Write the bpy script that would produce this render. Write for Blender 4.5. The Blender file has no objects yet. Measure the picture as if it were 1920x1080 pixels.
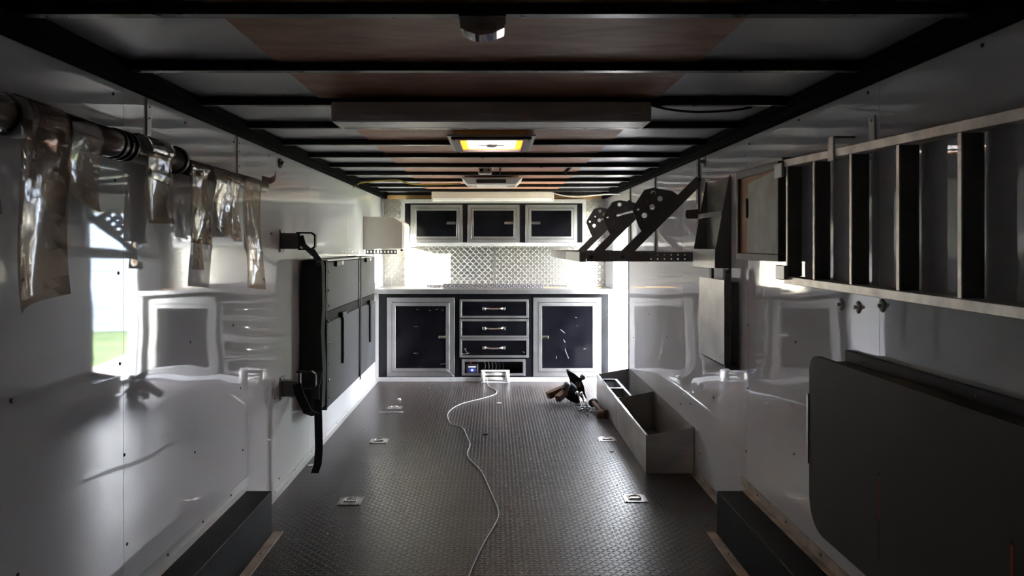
import bpy, bmesh, math, random
from mathutils import Vector, Matrix, noise
random.seed(7)
SC = bpy.context.scene
COL = SC.collection
PI = math.pi
# ------------------------------------------------------------------ camera, world, sun, exposure
F = 1387.0; VX, VY = 927.0, 462.0; H = 1.38           # focal length in px, vanishing point, eye height
A = 1.218                                              # half width of the trailer
cam = bpy.data.objects.new('camera', bpy.data.cameras.new('camera'))
COL.objects.link(cam); SC.camera = cam
cam.location = (0, 0, H); cam.rotation_euler = (PI/2, 0, 0)
cam.data.sensor_width = 36; cam.data.lens = 36*F/1920
cam.data.shift_x = (960-VX)/1920; cam.data.shift_y = -(540-VY)/1920
cam.data.clip_start = 0.02; cam.data.clip_end = 300
w = bpy.data.worlds.new('world'); SC.world = w; w.use_nodes = True
wn = w.node_tree.nodes; wl = w.node_tree.links
bg = wn['Background']
geo = wn.new('ShaderNodeTexCoord'); sep = wn.new('ShaderNodeSeparateXYZ'); ramp = wn.new('ShaderNodeValToRGB')
wl.new(geo.outputs['Generated'], sep.inputs[0]); wl.new(sep.outputs['Z'], ramp.inputs[0]); wl.new(ramp.outputs[0], bg.inputs[0])
ramp.color_ramp.elements[0].position = 0.0; ramp.color_ramp.elements[0].color = (0.98, 0.98, 1.0, 1)
ramp.color_ramp.elements[1].position = 0.7; ramp.color_ramp.elements[1].color = (0.72, 0.82, 1.0, 1)
bg.inputs[1].default_value = 15.0
sun = bpy.data.objects.new('sun', bpy.data.lights.new('sun', 'SUN')); COL.objects.link(sun)
sun.data.energy = 45; sun.data.angle = 0.01; sun.data.color = (1.0, 0.95, 0.86)
sun.location = (-6, 0, 8)
sun.rotation_euler = Vector((1, .785, -.235)).to_track_quat('-Z', 'Y').to_euler()
def portal(name, loc, rot, sx, sy):
    l = bpy.data.lights.new(name, 'AREA'); l.shape = 'RECTANGLE'; l.size = sx; l.size_y = sy; l.energy = 1
    l.cycles.is_portal = True
    o = bpy.data.objects.new(name, l); COL.objects.link(o); o.location = loc; o.rotation_euler = rot
ZCP = H+.587+.075
DY0, DY1, DZ0, DZ1 = 6.72, 7.55, 0.05, 1.74           # side door opening
WY0, WY1, WZ0, WZ1 = 7.44, 7.93, 1.0, 1.62            # window over the counter, left wall
portal('door_portal', (A+.085, (DY0+DY1)/2, (DZ0+DZ1)/2), (0, PI/2, 0), DZ1-DZ0, DY1-DY0)
portal('vent_portal', (-.015, 3.96, ZCP), (0, 0, 0), .38, .46)
portal('window_portal', (-A-.085, (WY0+WY1)/2, (WZ0+WZ1)/2), (0, -PI/2, 0), WZ1-WZ0, WY1-WY0)
SC.view_settings.view_transform = 'Standard'; SC.view_settings.look = 'None'
SC.view_settings.gamma = 1; SC.view_settings.use_curve_mapping = False
SC.view_settings.exposure = 2.08
cy = SC.cycles
cy.use_denoising = True; cy.max_bounces = 14; cy.diffuse_bounces = 8; cy.glossy_bounces = 8
cy.transmission_bounces = 8; cy.transparent_max_bounces = 16; cy.sample_clamp_indirect = 6.0
cy.caustics_reflective = True; cy.caustics_refractive = False

# ------------------------------------------------------------------ materials
def new_mat(name):
    m = bpy.data.materials.new(name); m.use_nodes = True
    nt = m.node_tree; return m, nt.nodes, nt.links, nt.nodes['Principled BSDF']
def mth(n, l, op, a, b=None, c=None):
    q = n.new('ShaderNodeMath'); q.operation = op
    for i, v in enumerate((a, b, c)):
        if v is None: continue
        if isinstance(v, (int, float)): q.inputs[i].default_value = v
        else: l.new(v, q.inputs[i])
    return q.outputs[0]
def mat(name, col, rough=.5, metal=0.0, var=.12, scale=6, rvar=.1, bump=0, bscale=60, stretch=(1, 1, 1), spec=.5, coat=0):
    m, n, l, p = new_mat(name)
    tc = n.new('ShaderNodeTexCoord'); mp = n.new('ShaderNodeMapping'); mp.inputs['Scale'].default_value = stretch
    l.new(tc.outputs['Object'], mp.inputs[0])
    nz = n.new('ShaderNodeTexNoise'); nz.inputs['Scale'].default_value = scale; nz.inputs['Detail'].default_value = 5
    l.new(mp.outputs[0], nz.inputs[0])
    mx = n.new('ShaderNodeMix'); mx.data_type = 'RGBA'
    mx.inputs[6].default_value = (*[max(0, c*(1-var)) for c in col], 1)
    mx.inputs[7].default_value = (*[min(1, c*(1+var)) for c in col], 1)
    mr = n.new('ShaderNodeMapRange'); mr.inputs[1].default_value = .3; mr.inputs[2].default_value = .7
    l.new(nz.outputs[0], mr.inputs[0]); l.new(mr.outputs[0], mx.inputs[0]); l.new(mx.outputs[2], p.inputs['Base Color'])
    r = n.new('ShaderNodeMapRange'); r.inputs[3].default_value = max(.02, rough-rvar); r.inputs[4].default_value = min(1, rough+rvar)
    l.new(nz.outputs[0], r.inputs[0]); l.new(r.outputs[0], p.inputs['Roughness'])
    p.inputs['Metallic'].default_value = metal; p.inputs['Specular IOR Level'].default_value = spec
    p.inputs['Coat Weight'].default_value = coat
    if bump:
        b = n.new('ShaderNodeBump'); b.inputs['Distance'].default_value = bump
        n2 = n.new('ShaderNodeTexNoise'); n2.inputs['Scale'].default_value = bscale; n2.inputs['Detail'].default_value = 3
        l.new(mp.outputs[0], n2.inputs[0]); l.new(n2.outputs[0], b.inputs['Height']); l.new(b.outputs[0], p.inputs['Normal'])
    return m
def tread(name, col, rough, metal, axes, cell, bump, dirt=None, spec=.5):
    """diamond tread: raised lozenges alternating at +-45 degrees"""
    m, n, l, p = new_mat(name)
    tc = n.new('ShaderNodeTexCoord'); s = n.new('ShaderNodeSeparateXYZ'); l.new(tc.outputs['Object'], s.inputs[0])
    u = mth(n, l, 'DIVIDE', s.outputs[axes[0]], cell); v = mth(n, l, 'DIVIDE', s.outputs[axes[1]], cell)
    fu = mth(n, l, 'SUBTRACT', mth(n, l, 'FRACT', u), .5); fv = mth(n, l, 'SUBTRACT', mth(n, l, 'FRACT', v), .5)
    par = mth(n, l, 'MODULO', mth(n, l, 'ABSOLUTE', mth(n, l, 'ADD', mth(n, l, 'FLOOR', u), mth(n, l, 'FLOOR', v))), 2.0)
    sg = mth(n, l, 'SUBTRACT', mth(n, l, 'MULTIPLY', mth(n, l, 'GREATER_THAN', par, .5), 2.0), 1.0)
    fvs = mth(n, l, 'MULTIPLY', fv, sg)
    a = mth(n, l, 'ADD', fu, fvs); b = mth(n, l, 'SUBTRACT', fu, fvs)
    d = mth(n, l, 'ADD', mth(n, l, 'POWER', mth(n, l, 'DIVIDE', mth(n, l, 'ABSOLUTE', a), .78), 2.0),
            mth(n, l, 'POWER', mth(n, l, 'DIVIDE', mth(n, l, 'ABSOLUTE', b), .24), 2.0))
    h = mth(n, l, 'MAXIMUM', mth(n, l, 'SUBTRACT', 1.0, d), 0.0)
    h = mth(n, l, 'POWER', h, .6)
    nz = n.new('ShaderNodeTexNoise'); nz.inputs['Scale'].default_value = 1.6; nz.inputs['Detail'].default_value = 6
    l.new(tc.outputs['Object'], nz.inputs[0])
    bp = n.new('ShaderNodeBump'); bp.inputs['Distance'].default_value = bump
    l.new(h, bp.inputs['Height']); l.new(bp.outputs[0], p.inputs['Normal'])
    mx = n.new('ShaderNodeMix'); mx.data_type = 'RGBA'
    mx.inputs[6].default_value = (*col, 1); mx.inputs[7].default_value = (*(dirt or [c*1.25 for c in col]), 1)
    mr = n.new('ShaderNodeMapRange'); mr.inputs[1].default_value = .3; mr.inputs[2].default_value = .75
    l.new(nz.outputs[0], mr.inputs[0]); l.new(mr.outputs[0], mx.inputs[0]); l.new(mx.outputs[2], p.inputs['Base Color'])
    r = n.new('ShaderNodeMapRange'); r.inputs[3].default_value = rough-.02; r.inputs[4].default_value = rough+.05
    l.new(nz.outputs[0], r.inputs[0]); l.new(r.outputs[0], p.inputs['Roughness'])
    p.inputs['Metallic'].default_value = metal; p.inputs['Specular IOR Level'].default_value = spec
    return m
def wall_mat(name, col):
    """glossy painted aluminium sheet, slightly oil-canned between its studs"""
    m, n, l, p = new_mat(name)
    tc = n.new('ShaderNodeTexCoord'); mp = n.new('ShaderNodeMapping'); mp.inputs['Scale'].default_value = (1, .55, 3.4)
    l.new(tc.outputs['Object'], mp.inputs[0])
    n1 = n.new('ShaderNodeTexNoise'); n1.inputs['Scale'].default_value = 1.3; n1.inputs['Detail'].default_value = 1.2
    l.new(mp.outputs[0], n1.inputs[0])
    bp = n.new('ShaderNodeBump'); bp.inputs['Distance'].default_value = .0034; l.new(n1.outputs[0], bp.inputs['Height'])
    l.new(bp.outputs[0], p.inputs['Normal'])
    n2 = n.new('ShaderNodeTexNoise'); n2.inputs['Scale'].default_value = 2.2; n2.inputs['Detail'].default_value = 8; n2.inputs['Roughness'].default_value = .7
    l.new(tc.outputs['Object'], n2.inputs[0])
    mx = n.new('ShaderNodeMix'); mx.data_type = 'RGBA'
    mx.inputs[6].default_value = (*[c*.93 for c in col], 1); mx.inputs[7].default_value = (*col, 1)
    l.new(n2.outputs[0], mx.inputs[0]); l.new(mx.outputs[2], p.inputs['Base Color'])
    r = n.new('ShaderNodeMapRange'); r.inputs[3].default_value = .015; r.inputs[4].default_value = .045
    l.new(n2.outputs[0], r.inputs[0]); l.new(r.outputs[0], p.inputs['Roughness'])
    p.inputs['Specular IOR Level'].default_value = .8
    return m
def clear_mat(name, tint, gloss=.3, milk=0.0, milkcol=(.8, .8, .8), rough=.05):
    m, n, l, p = new_mat(name); n.remove(p); out = n['Material Output']
    t = n.new('ShaderNodeBsdfTransparent'); t.inputs[0].default_value = (*tint, 1)
    g = n.new('ShaderNodeBsdfGlossy'); g.inputs['Roughness'].default_value = rough
    fr = n.new('ShaderNodeFresnel'); fr.inputs[0].default_value = 1.5
    if 'strip' in name:
        tc = n.new('ShaderNodeTexCoord'); nz = n.new('ShaderNodeTexNoise'); nz.inputs['Scale'].default_value = 9
        l.new(tc.outputs['Object'], nz.inputs[0]); bp = n.new('ShaderNodeBump'); bp.inputs['Distance'].default_value = .006
        l.new(nz.outputs[0], bp.inputs['Height']); l.new(bp.outputs[0], g.inputs['Normal'])
    fm = mth(n, l, 'MINIMUM', mth(n, l, 'ADD', fr.outputs[0], gloss*.2), 1.0)
    m1 = n.new('ShaderNodeMixShader'); l.new(fm, m1.inputs[0]); l.new(t.outputs[0], m1.inputs[1]); l.new(g.outputs[0], m1.inputs[2])
    last = m1.outputs[0]
    if milk:
        d = n.new('ShaderNodeBsdfTranslucent'); d.inputs[0].default_value = (*milkcol, 1)
        d2 = n.new('ShaderNodeBsdfDiffuse'); d2.inputs[0].default_value = (*milkcol, 1)
        ad = n.new('ShaderNodeMixShader'); l.new(d.outputs[0], ad.inputs[1]); l.new(d2.outputs[0], ad.inputs[2])
        m2 = n.new('ShaderNodeMixShader'); m2.inputs[0].default_value = milk
        l.new(last, m2.inputs[1]); l.new(ad.outputs[0], m2.inputs[2]); last = m2.outputs[0]
    l.new(last, out.inputs[0]); return m
def wood_mat(name, c1, c2, stretch=(1.2, 9, 1), rough=.5):
    m, n, l, p = new_mat(name)
    tc = n.new('ShaderNodeTexCoord'); mp = n.new('ShaderNodeMapping'); mp.inputs['Scale'].default_value = stretch
    l.new(tc.outputs['Object'], mp.inputs[0])
    nz = n.new('ShaderNodeTexNoise'); nz.inputs['Scale'].default_value = 3; nz.inputs['Detail'].default_value = 7; nz.inputs['Distortion'].default_value = 1.2
    l.new(mp.outputs[0], nz.inputs[0]); r = n.new('ShaderNodeValToRGB'); l.new(nz.outputs[0], r.inputs[0])
    r.color_ramp.elements[0].position = .3; r.color_ramp.elements[0].color = (*c1, 1)
    r.color_ramp.elements[1].position = .7; r.color_ramp.elements[1].color = (*c2, 1)
    l.new(r.outputs[0], p.inputs['Base Color']); p.inputs['Roughness'].default_value = rough; p.inputs['Specular IOR Level'].default_value = .25
    return m
M = dict(
    wall=wall_mat('glossy_white_sheet', (.72, .715, .74)),
    dark_sheet=mat('ceiling_sheet', (.52, .525, .55), .42, .5, .05, 1.2, .03),
    ply=wood_mat('ceiling_plywood', (.42, .20, .125), (.64, .36, .24), (1.2, 4, 1), .5),
    lumber=wood_mat('header_lumber', (.62, .36, .13), (.78, .50, .22)),
    steel_black=mat('black_painted_steel', (.005, .005, .005), .3, .0, .3, 20, .1, spec=.45),
    rail_black=mat('dull_black_steel', (.003, .003, .003), .8, 0, .3, 12, spec=.03),
    floor=tread('tread_floor', (.016, .0115, .0105), .30, 0, (0, 1), .024, .0045, dirt=(.046, .028, .020), spec=.42),
    plate=tread('diamond_plate', (.60, .585, .55), .27, .95, (0, 2), .033, .0055, dirt=(.70, .65, .55)),
    plate_dk=tread('dull_tread_plate', (.16, .15, .15), .35, .6, (0, 2), .022, .004, dirt=(.20, .185, .18)),
    alu=mat('bright_aluminium', (.43, .42, .42), .34, .9, .06, 14, .08),
    alu_w=mat('white_aluminium_trim', (.50, .495, .49), .4, .25, .06, 14, .08),
    alu_d=mat('dull_aluminium', (.50, .48, .45), .34, .9, .3, 7, .12, stretch=(1, 3, 1)),
    alu_ladder=mat('worn_aluminium', (.66, .60, .54), .36, .85, .3, 5, .1, stretch=(1, 2.4, 2.4)),
    rust=mat('rusty_angle', (.44, .36, .29), .6, .2, .35, 10, .15),
    black_lam=mat('black_laminate', (.0035, .0034, .0048), .12, 0, .4, 5, .05, spec=.3),
    black_face=mat('black_cabinet_face', (.0055, .0052, .007), .22, 0, .3, 6, .06, spec=.3),
    black_plastic=mat('black_plastic', (.018, .018, .019), .45, 0, .25, 12),
    box_black=mat('black_wheel_box_cover', (.008, .008, .009), .55, 0, .35, 5, .1, bump=.0006, bscale=30, spec=.12),
    fabric_black=mat('black_webbing', (.012, .012, .014), .85, 0, .3, 40, .08, bump=.001, bscale=200),
    vinyl=mat('grey_vinyl', (.075, .075, .085), .6, 0, .15, 4, .1, spec=.2),
    vinyl_dark=mat('dark_grey_band', (.016, .015, .015), .7, 0, .2, 6, spec=.1),
    chrome=mat('chrome', (.85, .85, .85), .12, 1, .05, 8, .05),
    gun=mat('grey_painted_steel', (.15, .135, .13), .45, .25, .2, 9, .08),
    steel=mat('sheet_steel', (.52, .50, .49), .34, .6, .22, 4, .1, stretch=(1, 1, 2.2)),
    steel_dk=mat('dark_sheet_steel', (.20, .185, .175), .45, .3, .2, 4, .08), steel_mid=mat('worn_bin_steel', (.20, .19, .18), .45, .5, .3, 9, .08),
    beige=mat('beige_appliance_plastic', (.76, .71, .63), .5, 0, .05, 6),
    white_pl=mat('white_plastic', (.78, .76, .72), .42, 0, .05, 9),
    lens=mat('milky_lens', (.90, .89, .88), .35, 0, .02, 9),
    dome=clear_mat('vent_dome', (.95, .95, .93), .2, .05, (.9, .9, .88), .1), ventlens=clear_mat('vent_lens', (.9, .9, .9), .1, .85, (.95, .92, .86), .3), amberlens=clear_mat('amber_plastic', (.8, .5, .2), .2, .9, (.95, .50, .10), .3),
    amber=mat('yellowed_shaft', (.85, .50, .14), .6, 0, .1, 8),
    clear=clear_mat('clear_plastic', (.82, .80, .78), .5, .08, (.5, .5, .5), .05),
    glass=clear_mat('window_glass', (.96, .98, .97), .05, 0, rough=.01),
    strip=clear_mat('pvc_strip', (.70, .59, .48), .35, .16, (.46, .34, .25), .1),
    tube=mat('bronze_plastic_tube', (.16, .12, .095), .16, .3, .3, 12, .06),
    tube_in=mat('tube_inside', (.02, .02, .02), .5),
    board=mat('grey_board', (.088, .077, .068), .6, 0, .14, 2.2, .08, bump=.0005, bscale=14, spec=.2),
    board_edge=mat('brown_board_edge', (.09, .065, .052), .6, 0, .25, 8),
    cardboard=mat('brown_hardboard', (.36, .155, .06), .6, 0, .1, 5),
    red=mat('faded_red_ink', (.42, .035, .02), .7), ink=mat('black_ink', (.01, .01, .01), .7),
    label_blue=mat('blue_label', (.03, .05, .32), .4), label_red=mat('red_plastic', (.6, .03, .02), .4), label_white=mat('white_label', (.8, .8, .8), .4),
    rusty=mat('rusted_steel', (.11, .055, .03), .7, .4, .5, 22, .1, bump=.001, bscale=60),
    iron=mat('black_forged_iron', (.010, .009, .009), .4, .6, .4, 16, .1, bump=.0008, bscale=50),
    cord=mat('grey_cord', (.28, .275, .27), .5, 0, .1, 8), cord_y=mat('yellow_cable', (.62, .42, .06), .45), cord_w=mat('white_cable', (.78, .76, .72), .4), cord_k=mat('black_cable', (.02, .02, .02), .4),
    screw=mat('dark_screw', (.03, .03, .03), .35, .7), scratch=mat('bare_scratch', (.72, .72, .75), .5, .2),
    grass=mat('grass_ground', (.085, .125, .03), .9, 0, .45, 1.4, .05, bump=.05, bscale=8),
    leaf=mat('foliage', (.07, .15, .035), .8, 0, .4, 2), bark=mat('bark', (.12, .09, .06), .9), shed=mat('pale_blue_siding', (.10, .125, .17), .6, 0, .06, 2),
    gravel=mat('tan_gravel', (.36, .28, .21), .9, 0, .35, 9, .05, bump=.02, bscale=30), house=mat('grey_siding', (.30, .31, .33), .7, 0, .1, 1), glass_dark=mat('dark_window', (.10, .11, .12), .2), shell=mat('trailer_skin', (.75, .75, .75), .4), debris=mat('pale_debris', (.62, .58, .52), .8),
    rear=mat('dark_rear_door', (.05, .05, .05), .6),
)
# ------------------------------------------------------------------ helpers
def P(px, py, Y): return Vector(((px-VX)*Y/F, Y, H-(py-VY)*Y/F))
def G(px, py, z=0.0):
    Y = (H-z)*F/(py-VY); return Vector(((px-VX)*Y/F, Y, z))
def XX(px, Y): return (px-VX)*Y/F
def ZZ(py, Y): return H-(py-VY)*Y/F
class B:
    def __init__(s): s.bm = bmesh.new()
    def _quads(s, vs, fs, bev=0, seg=1):
        v = [s.bm.verts.new(c) for c in vs]; f = [s.bm.faces.new([v[i] for i in q]) for q in fs]
        if bev > 0:
            ed = list({e for q in f for e in q.edges})
            bmesh.ops.bevel(s.bm, geom=ed, offset=bev, segments=seg, affect='EDGES', profile=.6)
        return s
    def hexa(s, v, bev=0): return s._quads(v, [(0,3,2,1),(4,5,6,7),(0,1,5,4),(1,2,6,5),(2,3,7,6),(3,0,4,7)], bev)
    def box(s, x0, x1, y0, y1, z0, z1, bev=0):
        if x0 > x1: x0, x1 = x1, x0
        if y0 > y1: y0, y1 = y1, y0
        if z0 > z1: z0, z1 = z1, z0
        return s.hexa([(x0,y0,z0),(x1,y0,z0),(x1,y1,z0),(x0,y1,z0),(x0,y0,z1),(x1,y0,z1),(x1,y1,z1),(x0,y1,z1)], bev)
    def beam(s, p0, p1, wd, hd, up=(0,0,1), bev=0):
        p0 = Vector(p0); p1 = Vector(p1); d = (p1-p0).normalized(); up = Vector(up)
        r = d.cross(up).normalized(); u = r.cross(d).normalized(); r = r*wd/2; u = u*hd/2
        v = [p0-r-u, p0+r-u, p1+r-u, p1-r-u, p0-r+u, p0+r+u, p1+r+u, p1-r+u]
        return s.hexa([tuple(q) for q in v], bev)
    def prism(s, poly, fn, a, b, bev=0):
        """poly of 2-D points; fn(u, v, t) -> xyz; extruded between t=a and t=b"""
        n = len(poly); v = [s.bm.verts.new(fn(u, w_, a)) for u, w_ in poly] + [s.bm.verts.new(fn(u, w_, b)) for u, w_ in poly]
        fs = [s.bm.faces.new(v[:n][::-1]), s.bm.faces.new(v[n:])]
        for i in range(n): fs.append(s.bm.faces.new([v[i], v[(i+1) % n], v[n+(i+1) % n], v[n+i]]))
        if bev: bmesh.ops.bevel(s.bm, geom=list({e for f in fs for e in f.edges}), offset=bev, segments=1, affect='EDGES')
        return s
    def tube(s, pts, r, n=10, cap=True, r1=None):
        pts = [Vector(p) for p in pts]; rings = []; prev = None
        for i, p in enumerate(pts):
            d = (pts[min(i+1, len(pts)-1)]-pts[max(i-1, 0)]).normalized()
            if prev is None:
                up = Vector((0,0,1)) if abs(d.z) < .9 else Vector((1,0,0)); a = d.cross(up).normalized()
            else: a = (prev-d*prev.dot(d)).normalized()
            prev = a; b = d.cross(a); rr = r if r1 is None else r+(r1-r)*i/(len(pts)-1)
            rings.append([s.bm.verts.new(p+a*rr*math.cos(2*PI*k/n)+b*rr*math.sin(2*PI*k/n)) for k in range(n)])
        for i in range(len(rings)-1):
            for k in range(n):
                f = s.bm.faces.new([rings[i][k], rings[i][(k+1) % n], rings[i+1][(k+1) % n], rings[i+1][k]]); f.smooth = True
        if cap: s.bm.faces.new(rings[0][::-1]); s.bm.faces.new(rings[-1])
        return s
    def pipe(s, p0, p1, ro, ri, n=24):
        p0 = Vector(p0); p1 = Vector(p1); d = (p1-p0).normalized(); up = Vector((0,0,1)) if abs(d.z) < .9 else Vector((1,0,0))
        a = d.cross(up).normalized(); b = d.cross(a); R = []
        for p, r in ((p0, ro), (p1, ro), (p1, ri), (p0, ri)):
            R.append([s.bm.verts.new(p+a*r*math.cos(2*PI*k/n)+b*r*math.sin(2*PI*k/n)) for k in range(n)])
        for i in range(4):
            for k in range(n):
                f = s.bm.faces.new([R[i][k], R[i][(k+1) % n], R[(i+1) % 4][(k+1) % n], R[(i+1) % 4][k]]); f.smooth = i in (0, 2)
        return s
    def ball(s, c, r, sc=(1,1,1), seg=16):
        res = bmesh.ops.create_uvsphere(s.bm, u_segments=seg, v_segments=seg//2+2, radius=r, matrix=Matrix.Translation(c) @ Matrix.Diagonal((*sc, 1)))
        for v in res['verts']:
            for f in v.link_faces: f.smooth = True
        return s
    def build(s, name, m, parent=None):
        bmesh.ops.recalc_face_normals(s.bm, faces=s.bm.faces)
        me = bpy.data.meshes.new(name); s.bm.to_mesh(me); s.bm.free(); me.materials.append(M[m] if isinstance(m, str) else m)
        o = bpy.data.objects.new(name, me); COL.objects.link(o)
        if parent is not None:
            o.parent = parent
            o.matrix_parent_inverse = Matrix.Translation(parent.location).inverted() if parent.type == 'EMPTY' else Matrix.Identity(4)
        return o
def tag(o, label=None, cat=None, group=None, kind=None):
    if label: o['label'] = label
    if cat: o['category'] = cat
    if group: o['group'] = group
    if kind: o['kind'] = kind
    return o
def base(o):
    """put a one-mesh thing's origin at its base"""
    me = o.data; xs = [v.co.copy() for v in me.vertices]
    c = Vector(((min(v.x for v in xs)+max(v.x for v in xs))/2, (min(v.y for v in xs)+max(v.y for v in xs))/2, min(v.z for v in xs)))
    me.transform(Matrix.Translation(-c)); o.location = c; return o
def thing(name, loc, label, cat, group=None):
    o = bpy.data.objects.new(name, None); COL.objects.link(o); o.location = loc; o.empty_display_size = .1
    return tag(o, label, cat, group)
def copy_tree(o, parent=None):
    c = o.copy(); COL.objects.link(c)
    if parent is not None: c.parent = parent; c.matrix_parent_inverse = o.matrix_parent_inverse.copy()
    for ch in [q for q in SC.objects if q.parent == o]: copy_tree(ch, c)
    return c
def struct(o): o['kind'] = 'structure'; return o
def holed(b, axis, a0, a1, u0, u1, v0, v1, holes):
    """a slab with rectangular openings. axis 'x': thickness a along X, u=Y, v=Z; axis 'z': thickness along Z, u=X, v=Y; 'y': thickness Y,u=X,v=Z"""
    us = sorted({u0, u1, *[q for h in holes for q in h[:2] if u0 < q < u1]}); vs = sorted({v0, v1, *[q for h in holes for q in h[2:] if v0 < q < v1]})
    for i in range(len(us)-1):
        j = 0
        while j < len(vs)-1:
            def inside(jj):
                cu = (us[i]+us[i+1])/2; cv = (vs[jj]+vs[jj+1])/2
                return any(h[0] < cu < h[1] and h[2] < cv < h[3] for h in holes)
            if inside(j): j += 1; continue
            k = j
            while k+1 < len(vs)-1 and not inside(k+1): k += 1
            a, b_, c, d = us[i], us[i+1], vs[j], vs[k+1]
            if axis == 'x': b.box(a0, a1, a, b_, c, d)
            elif axis == 'z': b.box(a, b_, c, d, a0, a1)
            else: b.box(a, b_, a0, a1, c, d)
            j = k+1
    return b
def ring(b, x0, x1, z0, z1, wd, y0, y1, gap=.0006, bev=.0008):
    """mitred rectangular frame facing -Y"""
    g = gap
    X = [(x0+g, z0), (x1-g, z0), (x1-wd-g, z0+wd), (x0+wd+g, z0+wd)]
    for poly in (X, [(x0+g, z1), (x1-g, z1), (x1-wd-g, z1-wd), (x0+wd+g, z1-wd)],
                 [(x0, z0+g), (x0, z1-g), (x0+wd, z1-wd-g), (x0+wd, z0+wd+g)],
                 [(x1, z0+g), (x1, z1-g), (x1-wd, z1-wd-g), (x1-wd, z0+wd+g)]):
        b.prism(poly, lambda u, v, t: (u, t, v), y0, y1, bev)
    return b
def dots(pts, r, nrm, m, name, parent, t=.003):
    b = B(); nrm = Vector(nrm)
    for p in pts: b.tube([Vector(p)-nrm*.001, Vector(p)+nrm*t*.6, Vector(p)+nrm*t], r, 8, True, r*.6)
    o = b.build(name, m, parent); o['kind'] = 'stuff'; return o

# ------------------------------------------------------------------ structure
ZC = H+.587        # ceiling sheet
ZB = H+.557        # underside of the bows
ZR = 1.90          # underside of the side rails
YB = 8.10; YR = -1.0
# floor
fl = struct(B().box(-A-.08, A+.08, YR-.1, YB+.1, -.06, 0).build('floor', 'floor'))
# walls: backing skins and the sheets fixed on them
def side_wall(name, s, seams, holes):
    b = B(); holed(b, 'x', s*(A+.004), s*(A+.08), YR-.1, YB+.1, 0, ZC+.06, holes)
    wroot = struct(b.build(name, 'shell'))
    ys = [YR]+seams+[YB]
    for a, c in zip(ys[:-1], ys[1:]):
        q = B(); holed(q, 'x', s*A, s*(A+.0035), a+.0012, c-.0012, .002, ZC, holes); q.build('wall_panel', 'wall', wroot)
    return wroot
WL = side_wall('wall_left', -1, [1.21, 2.43, 3.65, 4.87, 6.09, 7.31], [(WY0, WY1, WZ0, WZ1)])
WR = side_wall('wall_right', 1, [1.12, 2.34, 3.56, 4.78, 6.00], [(DY0, DY1, DZ0, DZ1)])
def wall_dots(wall, s, pts):
    out = []
    for px, py in pts:
        Y = A*F/abs(px-VX); out.append((s*A, Y, ZZ(py, Y)))
    dots(out, .0065, (-s, 0, 0), 'screw', 'screw', wall)
wall_dots(WL, -1, [(22, 752), (233, 853), (365, 848), (455, 844), (238, 1020), (33, 1078), (225, 682), (212, 176), (347, 230), (216, 338), (508, 438), (451, 728), (515, 747), (438, 266), (504, 292), (357, 641), (437, 610), (523, 897), (222, 512)])
wall_dots(WR, 1, [(1842, 85), (1628, 174), (1498, 225), (1405, 270), (1311, 850), (1399, 846), (1489, 851), (1492, 641), (1402, 610), (1338, 745), (1402, 728), (1295, 757), (1340, 284), (1310, 345), (1250, 632), (1217, 589), (1188, 633), (1276, 757)])
rw = struct(B().box(-A, A, YR-.08, YR, 0, ZC).build('wall_rear', 'rear'))
# back wall with its diamond plates
WF = struct(B().box(-A, A, YB+.004, YB+.08, 0, ZC+.06).build('wall_front', 'shell'))
xs = XX(926, YB)
B().box(-A+.002, xs-.0015, YB, YB+.0035, .002, ZC-.04).build('diamond_plate', 'plate', WF)
B().box(xs+.0015, A-.002, YB, YB+.0035, .002, ZC-.04).build('diamond_plate', 'plate', WF)
B().box(xs-.006, xs+.006, YB-.003, YB, .95, 1.60, .001).build('joint_strip', 'steel_dk', WF)
# ceiling
VN = (-.236, .206, 3.68, 4.24)                        # roof vent, x0 x1 y0 y1
hole = (VN[0]+.045, VN[1]-.045, VN[2]+.045, VN[3]-.045)
b = B(); holed(b, 'z', ZC+.002, ZC+.06, -A, A, YR, YB, [hole]); CE = struct(b.build('ceiling', 'dark_sheet'))
bows = [1.77+.571*k for k in range(-4, 12)]
for i, y in enumerate(bows):
    segs = [(-A+.03, A-.03)]
    if VN[2]-.05 < y < VN[3]: segs = [(-A+.03, VN[0]+.035), (VN[1]-.035, A-.03)]
    q = B()
    for a, c in segs: q.box(a, c, y, y+.04, ZB, ZC+.001, .004)
    q.build('roof_bow', 'steel_black', CE)
    y2 = bows[i+1] if i+1 < len(bows) else YB
    q = B(); holed(q, 'z', ZC-.004, ZC+.001, -.69, .645, y+.0415, y2-.0015, [hole]); q.build('plywood_panel', 'ply', CE)
    if i % 2 == 1:                                    # crimped seam of the metal sheet along every other bow
        q = B()
        for k in range(52):
            x = -A+.09+k*.01; q.box(x, x+.005, y+.044, y+.052, ZC-.002, ZC+.002); x2 = A-.09-k*.01; q.box(x2-.005, x2, y+.044, y+.052, ZC-.002, ZC+.002)
        q.build('sheet_seam', 'dark_sheet', CE)['kind'] = 'stuff'
for s in (-1, 1):
    q = B(); q.box(s*A, s*(A-.045), YR, YB, ZR, ZC, .004); q.box(s*(A-.045), s*(A-.06), YR, YB, ZB-.004, ZC)
    q.build('side_rail', 'rail_black', CE)
q = B()
for x, y in ((XX(938, 5.48), 5.24), (XX(1066, 5.48), 5.24)): q.box(x-.006, x+.006, y+.04, y+.571, ZC-.022, ZC)
q.build('purlin', 'rail_black', CE)
B().box(-A+.05, A-.05, YB-.045, YB-.001, ZB-.038, ZB-.0005, .002).build('header_board', 'lumber', WF)
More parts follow.
